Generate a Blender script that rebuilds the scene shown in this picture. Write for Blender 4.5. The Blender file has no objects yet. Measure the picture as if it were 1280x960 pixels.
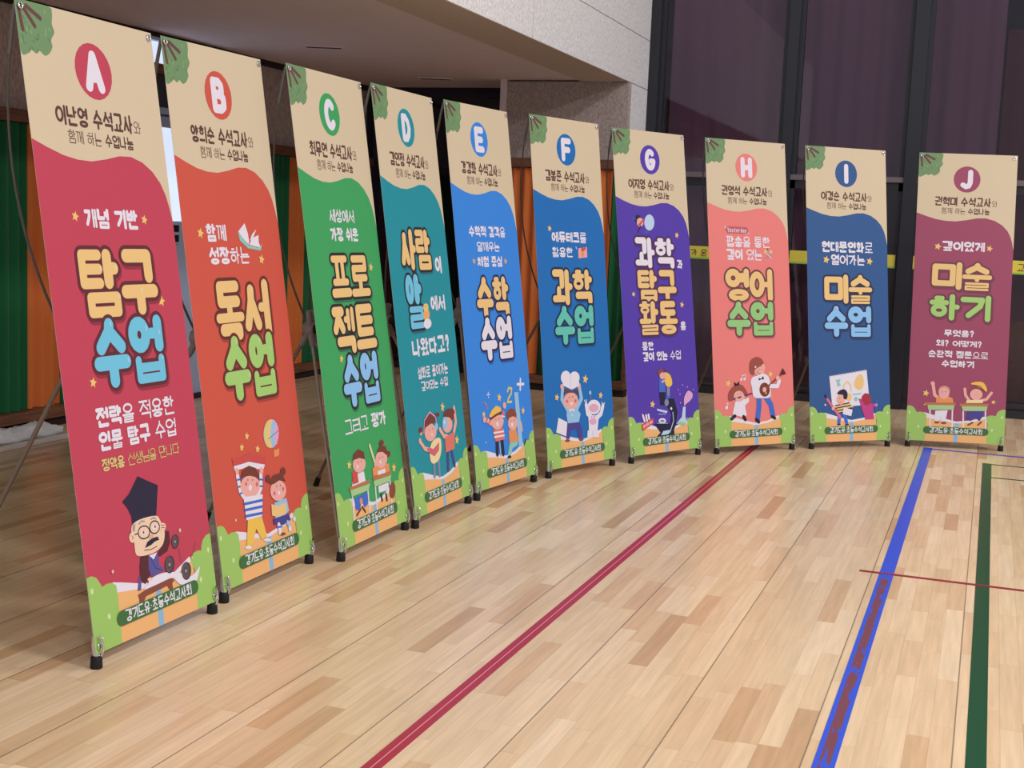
import bpy, math, random
from mathutils import Vector, Matrix
from mathutils.geometry import tessellate_polygon, delaunay_2d_cdt

SC = bpy.context.scene
COL = SC.collection
random.seed(7)

# ------------------------------------------------------------------ camera, light, exposure
CAM_H, CAM_PITCH, CAM_ROLL, CAM_YAW, CAM_F = 1.27398801, 0.119926663, 0.0424311593, 0.34321109, 1655.73795
def make_camera():
    cy, sy, cp, sp = math.cos(CAM_YAW), math.sin(CAM_YAW), math.cos(CAM_PITCH), math.sin(CAM_PITCH)
    fwd = Vector((-sy*cp, cy*cp, -sp)); right = Vector((cy, sy, 0)); up = right.cross(fwd)
    c, s = math.cos(CAM_ROLL), math.sin(CAM_ROLL)
    r2 = c*right + s*up; u2 = -s*right + c*up
    cd = bpy.data.cameras.new('camera'); co = bpy.data.objects.new('camera', cd); COL.objects.link(co)
    cd.sensor_width = 36; cd.sensor_fit = 'HORIZONTAL'; cd.lens = 36*CAM_F/1280; cd.clip_start = 0.05
    m = Matrix((r2, u2, -fwd)).transposed().to_4x4(); m.translation = (0, 0, CAM_H)
    co.matrix_world = m
    SC.camera = co
make_camera()
SC.view_settings.view_transform = 'Standard'; SC.view_settings.look = 'None'
SC.view_settings.exposure = 0.18; SC.view_settings.gamma = 1.0; SC.view_settings.use_curve_mapping = False
w = bpy.data.worlds.new('world'); SC.world = w; w.use_nodes = True
w.node_tree.nodes['Background'].inputs[0].default_value = (0.98, 0.96, 1.0, 1)
w.node_tree.nodes['Background'].inputs[1].default_value = 0.43
# the rows of lamps under the hall roof
for lx, ly, pw in ((3.0, -3.0, 300), (3.0, 2.0, 300), (3.2, 6.5, 220), (7.5, -3.0, 420), (7.5, 2.0, 420), (7.5, 7.0, 380)):
    ld = bpy.data.lights.new('hall_lamp', 'AREA'); ld.shape = 'RECTANGLE'; ld.size = 0.9; ld.size_y = 0.9
    ld.energy = pw*.58; ld.color = (1.0, 0.965, 0.93)
    lo = bpy.data.objects.new('hall_lamp', ld); COL.objects.link(lo); lo.location = (lx, ly, 6.0)

# ------------------------------------------------------------------ materials
def lin(c):
    return tuple((x/255/12.92 if x/255 <= .04045 else ((x/255+.055)/1.055)**2.4) for x in c)
MATS = {}
def mat(name, rgb, rough=0.6, spec=0.3, metal=0.0, var=0.0, scale=40):
    if name in MATS: return MATS[name]
    m = bpy.data.materials.new(name); m.use_nodes = True; nt = m.node_tree; b = nt.nodes['Principled BSDF']
    c = lin(rgb)
    b.inputs['Base Color'].default_value = (*c, 1); b.inputs['Roughness'].default_value = rough
    b.inputs['Specular IOR Level'].default_value = spec; b.inputs['Metallic'].default_value = metal
    tc = nt.nodes.new('ShaderNodeTexCoord'); nz = nt.nodes.new('ShaderNodeTexNoise'); nz.inputs['Scale'].default_value = scale; nz.inputs['Detail'].default_value = 4
    nt.links.new(tc.outputs['Object'], nz.inputs['Vector'])
    if var > 0:
        mx = nt.nodes.new('ShaderNodeMix'); mx.data_type = 'RGBA'
        mx.inputs[6].default_value = (*[x*(1-var) for x in c], 1); mx.inputs[7].default_value = (*[min(1, x*(1+var)) for x in c], 1)
        nt.links.new(nz.outputs['Fac'], mx.inputs[0]); nt.links.new(mx.outputs[2], b.inputs['Base Color'])
    else:
        mr = nt.nodes.new('ShaderNodeMapRange'); mr.inputs['To Min'].default_value = max(0, rough-.05); mr.inputs['To Max'].default_value = min(1, rough+.05)
        nt.links.new(nz.outputs['Fac'], mr.inputs['Value']); nt.links.new(mr.outputs['Result'], b.inputs['Roughness'])
    MATS[name] = m
    return m
INK = dict(cream=(217,200,172), yel=(238,200,134), sky=(112,200,236), sky2=(150,200,240), sky3=(140,198,250), lim=(166,212,120), lim2=(150,206,132), lime=(214,208,130), lime2=(214,224,170), lime3=(170,206,150),
  tea=(96,200,186), teal2=(140,206,200), white=(232,228,244), star=(240,200,120), skin=(238,176,168), skin2=(240,208,182), skin3=(222,180,152), navy=(44,40,66), ink=(34,34,66), blue3=(92,88,160), blue4=(70,110,210),
  maroon=(90,44,54), brown=(120,62,52), brown2=(140,76,62), brown3=(190,120,78), grey=(160,156,164), grey2=(74,62,70), grey3=(98,84,92), grey4=(136,140,170), pink2=(222,170,216), pink3=(238,170,178), red2=(206,80,78), red3=(214,104,120),
  orange2=(234,150,94), orange3=(240,176,100), cream2=(240,222,170), yel2=(240,196,86), purple2=(76,70,150), coral=(228,120,110), ltblue=(190,214,246), plum=(110,50,110), hair=(160,80,70), hair2=(170,52,72), hair3=(214,150,140),
  pinkb=(224,110,150), magenta=(196,66,140), rose=(192,94,110), black=(36,32,36), brownt=(96,64,58), green1=(114,150,106), green2=(134,168,114), green3=(96,134,94), twig=(106,68,68),
  bush=(158,202,106), leaf=(212,232,170), book=(240,184,122), ribbon=(140,188,226), pill=(66,112,66), back=(225,222,216))
def ink_rgb(c):      # printing ink on vinyl: a little duller than the artwork
    l = lin(c); g = .3*l[0]+.59*l[1]+.11*l[2]; out = []
    for x in l:
        y = (x*.98+g*.02)*.86; out.append(255*(12.92*y if y <= .0031308 else 1.055*y**(1/2.4)-.055))
    return tuple(out)
def ink(n): return mat('ink_'+n, ink_rgb(INK[n]), 0.5, 0.25)

# ------------------------------------------------------------------ mesh helpers
def children(o): return [c for c in bpy.data.objects if c.parent == o]
def empty(name, loc, rz=0):
    o = bpy.data.objects.new(name, None); COL.objects.link(o); o.location = loc; o.rotation_euler = (0, 0, rz); o.empty_display_size = .1
    return o
def tag(o, label=None, cat=None, group=None, kind=None):
    if label: o['label'] = label
    if cat: o['category'] = cat
    if group: o['group'] = group
    if kind: o['kind'] = kind
    return o
class MB:
    def __init__(s): s.v = []; s.f = []; s.mi = []; s.sm = []
    def add(s, vs, fs, mi=0, smooth=False):
        o = len(s.v); s.v += [tuple(x) for x in vs]
        for f in fs: s.f.append(tuple(i+o for i in f)); s.mi.append(mi); s.sm.append(smooth)
    def box(s, x0, y0, z0, x1, y1, z1, mi=0):
        s.add([(x0,y0,z0),(x1,y0,z0),(x1,y1,z0),(x0,y1,z0),(x0,y0,z1),(x1,y0,z1),(x1,y1,z1),(x0,y1,z1)],
              [(0,3,2,1),(4,5,6,7),(0,1,5,4),(1,2,6,5),(2,3,7,6),(3,0,4,7)], mi)
    def tube(s, pts, r, n=10, mi=0):
        pts = [Vector(p) for p in pts]; rs = r if isinstance(r, (list, tuple)) else [r]*len(pts); rings = []
        vs = []; prev = None
        for i, p in enumerate(pts):
            d = (pts[min(i+1, len(pts)-1)] - pts[max(i-1, 0)])
            if d.length < 1e-9: d = Vector((0,0,1))
            d.normalize()
            if prev is None:
                a = Vector((0,0,1)) if abs(d.z) < .9 else Vector((1,0,0)); x = d.cross(a).normalized()
            else:
                x = (prev - d*prev.dot(d)).normalized()
            prev = x; y = d.cross(x)
            for k in range(n):
                t = 2*math.pi*k/n; vs.append(p + rs[i]*(x*math.cos(t) + y*math.sin(t)))
        fs = []
        for i in range(len(pts)-1):
            for k in range(n): fs.append((i*n+k, i*n+(k+1)%n, (i+1)*n+(k+1)%n, (i+1)*n+k))
        s.add(vs, fs, mi, True)
        s.add([vs[k] for k in range(n)], [tuple(reversed(range(n)))], mi); s.add(vs[-n:], [tuple(range(n))], mi)
    def ring(s, c, ax, R, r, n=16, m=8, mi=0):
        c = Vector(c); ax = Vector(ax).normalized(); a = Vector((0,0,1)) if abs(ax.z) < .9 else Vector((1,0,0)); x = ax.cross(a).normalized(); y = ax.cross(x)
        vs = []; fs = []
        for i in range(n):
            t = 2*math.pi*i/n; e = x*math.cos(t)+y*math.sin(t)
            for j in range(m):
                u = 2*math.pi*j/m; vs.append(c + e*(R + r*math.cos(u)) + ax*r*math.sin(u))
        for i in range(n):
            for j in range(m): fs.append((i*m+j, ((i+1)%n)*m+j, ((i+1)%n)*m+(j+1)%m, i*m+(j+1)%m))
        s.add(vs, fs, mi, True)
    def build(s, name, mats, parent=None, bevel=0):
        me = bpy.data.meshes.new(name); me.from_pydata(s.v, [], s.f)
        if not isinstance(mats, (list, tuple)): mats = [mats]
        for m in mats: me.materials.append(m)
        me.polygons.foreach_set('material_index', s.mi); me.polygons.foreach_set('use_smooth', s.sm); me.update()
        o = bpy.data.objects.new(name, me); COL.objects.link(o)
        if parent: o.parent = parent
        if bevel:
            b = o.modifiers.new('bevel', 'BEVEL'); b.width = bevel; b.segments = 2; b.limit_method = 'ANGLE'
        return o
def boxobj(name, m, b, parent=None, bevel=0):
    k = MB(); k.box(*b); return k.build(name, m, parent, bevel)
def struct(o): o['kind'] = 'structure'; return o

# ------------------------------------------------------------------ lettering, drawn stroke by stroke
CHO = 'ㄱㄲㄴㄷㄸㄹㅁㅂㅃㅅㅆㅇㅈㅉㅊㅋㅌㅍㅎ'
JUNG = 'ㅏㅐㅑㅒㅓㅔㅕㅖㅗㅘㅙㅚㅛㅜㅝㅞㅟㅠㅡㅢㅣ'
JONG = ['', 'ㄱ','ㄲ','ㄳ','ㄴ','ㄵ','ㄶ','ㄷ','ㄹ','ㄺ','ㄻ','ㄼ','ㄽ','ㄾ','ㄿ','ㅀ','ㅁ','ㅂ','ㅄ','ㅅ','ㅆ','ㅇ','ㅈ','ㅊ','ㅋ','ㅌ','ㅍ','ㅎ']
def arc(cx, cy, rx, ry, a0=0, a1=360, n=14):
    return [(cx+rx*math.cos(math.radians(a0+(a1-a0)*i/n)), cy+ry*math.sin(math.radians(a0+(a1-a0)*i/n))) for i in range(n+1)]
CONS = {'ㄱ': [[(0,1),(1,1),(1,0)]], 'ㄴ': [[(0,1),(0,0),(1,0)]], 'ㄷ': [[(1,1),(0,1),(0,0),(1,0)]], 'ㄹ': [[(0,1),(1,1),(1,.5),(0,.5),(0,0),(1,0)]],
  'ㅁ': [[(0,1),(1,1),(1,0),(0,0),(0,1)]], 'ㅂ': [[(0,1),(0,0),(1,0),(1,1)],[(0,.6),(1,.6)]], 'ㅅ': [[(.5,1),(.46,.7),(0,0)],[(.48,.7),(1,0)]], 'ㅇ': [arc(.5,.5,.5,.5)],
  'ㅈ': [[(0,1),(1,1)],[(.5,1),(.45,.62),(0,0)],[(.5,.66),(1,0)]], 'ㅊ': [[(.35,1),(.65,1)],[(0,.74),(1,.74)],[(.5,.74),(.42,.42),(0,0)],[(.5,.46),(1,0)]],
  'ㅋ': [[(0,1),(1,1),(1,0)],[(0,.52),(1,.52)]], 'ㅌ': [[(1,1),(0,1),(0,0),(1,0)],[(0,.5),(1,.5)]], 'ㅍ': [[(0,1),(1,1)],[(0,0),(1,0)],[(.28,1),(.28,0)],[(.72,1),(.72,0)]],
  'ㅎ': [[(.32,1),(.68,1)],[(0,.74),(1,.74)],arc(.5,.26,.4,.26)]}
BARS = {'ㄹ':3,'ㅌ':3,'ㅎ':3.6,'ㅁ':2,'ㅂ':2.5,'ㅍ':2.3,'ㄷ':2,'ㅋ':2,'ㅊ':3,'ㅈ':2,'ㅇ':2}
def cons(j, box, w, slant=False):
    x0, y0, x1, y1 = box
    if j in 'ㄲㄸㅃㅆㅉ':
        s = 'ㄱㄷㅂㅅㅈ'['ㄲㄸㅃㅆㅉ'.index(j)]; m = (x0+x1)/2; q = (x1-x0)*.02
        return cons(s, (x0,y0,m-q,y1), min(w, (x1-x0)*.24)) + cons(s, (m+q,y0,x1,y1), min(w, (x1-x0)*.24))
    nb = BARS.get(j, 1); w = min(w, (y1-y0)/(nb+(nb-1)*.3), (x1-x0)/2.3)
    if j == 'ㅍ': w = min(w, (x1-x0)*.21)
    out = []
    st = CONS[j]
    if slant and j in 'ㄱㅋ':
        st = [[(0,1),(1,1),(.9,.6),(.3,0)]] + CONS[j][1:]
    for pl in st:
        out.append(([(x0+w/2+px*(x1-x0-w), y0+w/2+py*(y1-y0-w)) for px, py in pl], w))
    return out
def vright(j, A, y0, y1, w):
    a, b = y0+w/2, y1-w/2; m = a+(b-a)*.52; e = A-w/2
    if j == 'ㅣ': return [([(e,a),(e,b)], w)]
    if j in 'ㅏㅑ':
        x = e-.17*A; t = [m] if j == 'ㅏ' else [a+(b-a)*.36, a+(b-a)*.7]
        return [([(x,a),(x,b)], w)] + [([(x,y),(e,y)], min(w,.8*w+.02)) for y in t]
    if j in 'ㅓㅕ':
        t = [m] if j == 'ㅓ' else [a+(b-a)*.36, a+(b-a)*.7]
        return [([(e,a),(e,b)], w)] + [([(e-.22*A,y),(e,y)], w*.8) for y in t]
    w2 = min(w, .15*A) if w > .12 else w; e = A-w2/2; x = e-max(.2*A, w2*1.15)
    if j in 'ㅐㅒ': return [([(x,a),(x,b)], w2), ([(e,a),(e,b)], w2), ([(x,m),(e,m)], w2)]
    return [([(x,a+.03),(x,b-.02)], w2), ([(e,a),(e,b)], w2), ([(x-.13*A,m),(x,m)], w2)]
def vbelow(j, x0, x1, y, ctop, cbot, w):
    a, b = x0+w/2, x1-w/2; m = (a+b)/2; out = [([(a,y),(b,y)], w)]
    if j == 'ㅗ': out.append(([(m,y),(m,ctop)], w))
    if j == 'ㅛ': out += [([(m-(b-a)*.2,y),(m-(b-a)*.2,ctop)], w), ([(m+(b-a)*.2,y),(m+(b-a)*.2,ctop)], w)]
    if j == 'ㅜ': out.append(([(m,y),(m,cbot)], w))
    if j == 'ㅠ': out += [([(m-(b-a)*.2,y),(m-(b-a)*.2,cbot)], w), ([(m+(b-a)*.2,y),(m+(b-a)*.2,cbot)], w)]
    return out
BOTH = {'ㅘ':'ㅗㅏ','ㅙ':'ㅗㅐ','ㅚ':'ㅗㅣ','ㅝ':'ㅜㅓ','ㅞ':'ㅜㅔ','ㅟ':'ㅜㅣ','ㅢ':'ㅡㅣ'}
def syllable(ch, A, w):
    c = ord(ch)-0xAC00; i, m, f = CHO[c//588], JUNG[c % 588//28], JONG[c % 28]
    g = .012+.09*max(0, w-.15); out = []
    wide = .36 if m in 'ㅐㅔㅒㅖ' else .2
    if m in BOTH:
        hm, vm = BOTH[m]; wide = .36 if vm in 'ㅐㅔ' else (.3 if vm == 'ㅏ' else .2)
        cx = A*(1-wide)-w*.45-g
        if f:
            out += cons(f, (.1*A,0,.95*A,.3), w); w1 = min(w, .15)
            out += cons(i, (0.02,.62,cx,1), w1); out += vright(vm, A, .33, 1, w)
            out += vbelow(hm, 0, cx+.03, .33+w1/2+(.1 if hm == 'ㅜ' else 0), .62, .33+w1/2, w1)
        else:
            w1 = min(w, .19); out += cons(i, (0.02,.46,cx,1), w); out += vright(vm, A, 0, 1, w)
            out += vbelow(hm, 0, cx+.04, (.09 if hm != 'ㅜ' else .27)+w1/2, .44, .04+w1/2, w1)
    elif m in 'ㅗㅛㅜㅠㅡ':
        if f:
            w1 = min(w, .16); down = m in 'ㅜㅠ'; up = m in 'ㅗㅛ'
            fy = .29 if m != 'ㅡ' else .34
            out += cons(f, (.1*A,0,.9*A,fy), w)
            yb = fy + g + w1/2 + (.1 if down else 0)
            out += vbelow(m, 0, A, yb, yb+w1/2+.1, fy+.02+w1/2, w1)
            out += cons(i, (.1*A, yb+w1/2+g+(.07 if up else 0), .9*A, 1), w)
        else:
            if m in 'ㅜㅠ': yb = .36; out += vbelow(m, 0, A, yb, 0, w/2, w); out += cons(i, (.1*A, yb+w/2+g, .9*A, 1), w)
            elif m == 'ㅡ': yb = .05+w/2; out += vbelow(m, 0, A, yb, 0, 0, w); out += cons(i, (.1*A, yb+w/2+.06, .9*A, 1), w)
            else: yb = .03+w/2; t = .2 if m == 'ㅛ' else .14; out += vbelow(m, 0, A, yb, yb+w/2+t, 0, w*.9); out += cons(i, (.1*A, yb+w/2+.15+(.06 if m == 'ㅛ' else 0), .9*A, 1), w)
    else:
        ext = {'ㅏ':.17*A+w, 'ㅑ':.17*A+w, 'ㅓ':w+.1*A, 'ㅕ':w+.1*A, 'ㅣ':w}.get(m, .36*A+w*.35)
        cx = max(A-ext-g, .42*A)
        if f:
            out += cons(f, (.12*A,0,.97*A,.37+(.04 if f in 'ㅂㅍㄹ' else 0)), w); lo = .42+(.03 if f in 'ㅂㅍㄹ' else 0); out += cons(i, (0,lo,cx,.99), w); out += vright(m, A, lo-.01, 1, w)
        else:
            out += cons(i, (0,.12,cx,.92), w, slant=True); out += vright(m, A, 0, 1, w)
    return out
LATIN = {'A': [[(0,0),(.5,1),(1,0)],[(.2,.32),(.8,.32)]], 'B': [[(0,0),(0,1),(.6,1),(.85,.88),(.85,.66),(.6,.54),(0,.54)],[(.6,.54),(.98,.42),(.98,.12),(.65,0),(0,0)]],
  'C': [arc(.55,.5,.55,.5,45,315)], 'D': [[(0,0),(0,1),(.5,1),(.85,.8),(1,.5),(.85,.2),(.5,0),(0,0)]], 'E': [[(1,1),(0,1),(0,0),(1,0)],[(0,.5),(.85,.5)]],
  'F': [[(1,1),(0,1),(0,0)],[(0,.5),(.85,.5)]], 'G': [arc(.52,.5,.52,.5,50,350),[(.6,.42),(1,.42)]], 'H': [[(0,0),(0,1)],[(1,0),(1,1)],[(0,.5),(1,.5)]], 'I': [[(.5,0),(.5,1)]],
  'J': [[(.85,1),(.85,.3),(.7,.06),(.4,0),(.05,.12)]], '?': [[(.05,.78),(.25,1),(.75,1),(.95,.78),(.8,.52),(.5,.4),(.5,.28)],[(.5,.02),(.5,.03)]], '·': [[(.5,.5),(.5,.51)]],
  'Y': [[(0,1),(.5,.5),(1,1)],[(.5,.5),(.5,0)]], 'e': [[(.05,.38),(.95,.38),(.8,.68),(.3,.7),(0,.36),(.25,.02),(.9,.08)]], 's': [[(.9,.64),(.2,.68),(.2,.42),(.85,.28),(.8,.02),(.05,.06)]],
  't': [[(.45,.95),(.45,.1),(.8,0)],[(.1,.66),(.9,.66)]], 'r': [[(.2,0),(.2,.68)],[(.2,.45),(.5,.68),(.9,.64)]], 'd': [[(.9,1),(.9,0)],[(.9,.5),(.5,.68),(.1,.35),(.5,0),(.9,.2)]],
  'a': [[(.9,.68),(.9,0)],[(.9,.5),(.5,.68),(.1,.35),(.5,0),(.9,.2)]], 'y': [[(.05,.68),(.5,.1)],[(.95,.68),(.35,-.25)]]}

class Print:
    """the printed face of one banner, in sheet centimetres: u from the left, v from the top"""
    def __init__(s, W): s.mb = MB(); s.mats = []; s.idx = {}; s.k = 0; s.sx = W/.6; s.runs = {}; s.grow = 0
    def mi(s, c):
        n = c if isinstance(c, str) else None
        if n not in s.idx:
            s.idx[n] = len(s.mats); s.mats.append(s.own[n] if n in s.own else ink(n))
        return s.idx[n]
    def pt(s, q, y): return ((q[0]-30)/100*s.sx, y, (180-q[1])/100)
    def clip(s, q): return (min(60, max(0, q[0])), min(180, max(0, q[1])))
    def layer(s): s.k += 1; return -.0008 - s.k*.00004
    def poly(s, c, pts, y=None):
        y = y or s.layer(); pts = [s.clip(q) for q in pts]
        v3 = [Vector((q[0], q[1], 0)) for q in pts]
        s.mb.add([s.pt(q, y) for q in pts], [t for t in tessellate_polygon([v3])], s.mi(c))
    def smooth(s, pts, n=6):
        out = []; N = len(pts)
        for i in range(N):
            p0, p1, p2, p3 = (Vector(pts[(i+d) % N]) for d in (-1, 0, 1, 2))
            for k in range(n):
                t = k/n; out.append(tuple(.5*((2*p1)+(p2-p0)*t+(2*p0-5*p1+4*p2-p3)*t*t+(3*p1-p0-3*p2+p3)*t**3)))
        return out
    def ell(s, c, o, a, b, y=None, n=22):
        s.poly(c, [(o[0]+a[0]*math.cos(2*math.pi*i/n)+b[0]*math.sin(2*math.pi*i/n), o[1]+a[1]*math.cos(2*math.pi*i/n)+b[1]*math.sin(2*math.pi*i/n)) for i in range(n)], y)
    def line(s, c, w, pts, y=None):
        y = y or s.layer(); mi = s.mi(c); r = w/2; n = 5 if w < .5 else 8
        for i in range(max(1, len(pts)-1)):
            a = Vector(pts[i]); b = Vector(pts[min(i+1, len(pts)-1)]); d = b-a
            t0 = math.atan2(d.y, d.x) if d.length > 1e-6 else 0
            ring = [(b.x+r*math.cos(t0-math.pi/2+math.pi*k/n), b.y+r*math.sin(t0-math.pi/2+math.pi*k/n)) for k in range(n+1)]
            ring += [(a.x+r*math.cos(t0+math.pi/2+math.pi*k/n), a.y+r*math.sin(t0+math.pi/2+math.pi*k/n)) for k in range(n+1)]
            s.runs.setdefault((y, mi), []).append([s.clip(q) for q in ring])
    def finish(s):
        """merge the overlapping strokes of each run into one flat figure"""
        for (y, mi), rings in s.runs.items():
            vs = []; fs = []
            for r in rings:
                fs.append(list(range(len(vs), len(vs)+len(r)))); vs += [Vector(q) for q in r]
            v, e, f, ov, oe, of = delaunay_2d_cdt(vs, [], fs, 0, 1e-4)
            s.mb.add([s.pt(q, y) for q in v], [tuple(t) for t, src in zip(f, of) if src], mi)
        s.runs = {}
    def star(s, c, o, r):
        s.poly(c, [(o[0]+(r if i % 2 == 0 else r*.48)*math.sin(math.pi*i/5+.25), o[1]-(r if i % 2 == 0 else r*.48)*math.cos(math.pi*i/5+.25)) for i in range(10)])
    def glyphs(s, txt, tl, br, wt):
        """strokes of one line: (points, width) in sheet centimetres"""
        (u0, v0), (u1, v1) = tl, br; e = (v1-v0)*(.02 if wt in 'blPxy' else s.grow); v0 -= e; v1 += e; H = v1-v0; bold = False; items = []
        for ch in txt:
            if ch == '*': bold = not bold; continue
            items.append((ch, bold))
        U = sum(.4 if c == ' ' else (.34 if c == '·' else (.55 if c == '?' else 1)) for c, b in items)
        adv = (u1-u0)/U; u = u0; out = []
        base = {'m': .115, 'M': .14, 'l': .072, 'b': .155, 'P': .12, 'x': .2, 'y': .13}[wt]
        for ch, b in items:
            a = adv*(.4 if ch == ' ' else (.34 if ch == '·' else (.55 if ch == '?' else 1)))
            w = (.2 if wt in 'mb' else .17) if b else base
            if wt == 'l' and b: w = .135
            if ch != ' ':
                A = a/H*.94
                if ch in LATIN:
                    L = []
                    for pl in LATIN[ch]: L.append(([(A*.06+w/2+x*(A*.9-w), w/2+y*(1-w)) for x, y in pl], w))
                else: L = syllable(ch, A, w)
                for pl, ww in L: out.append(([(u+x*H, v1-y*H) for x, y in pl], ww*H))
            u += a
        return out
    def text(s, txt, wt, c, tl, br):
        y = s.layer()
        for pl, w in s.glyphs(txt, tl, br, wt): s.line(c, w, pl, y)
    def bubble(s, txt, c, tl, br):
        (u0, v0), (u1, v1) = tl, br; u0 -= .4; u1 += .4; v0 -= .3; v1 += .3; H = v1-v0; n = len(txt); adv = (u1-u0)/n; st = []
        for i, ch in enumerate(txt):
            A = adv/H*.99
            for pl, w in syllable(ch, A, .205): st.append(([(u0+i*adv+x*H, v1-y*H) for x, y in pl], w*H))
        o = 1.12
        y = s.layer()
        for pl, w in st: s.line('shade', w+2*o+.2, [(a+.45, b+.75) for a, b in pl], y)
        y = s.layer()
        for pl, w in st: s.line('outline', w+2*o, pl, y)
        y = s.layer()
        for pl, w in st: s.line(c, w, pl, y)
        y = s.layer()
        for pl, w in st[::2]:
            a = max(pl[:-1] if len(pl) > 6 else pl, key=lambda q: q[0]-q[1]*.6)
            s.line('white', .22, [(a[0]+w*.2, a[1]-w*.22), (a[0]+w*.24, a[1]+w*.08)], y)

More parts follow.
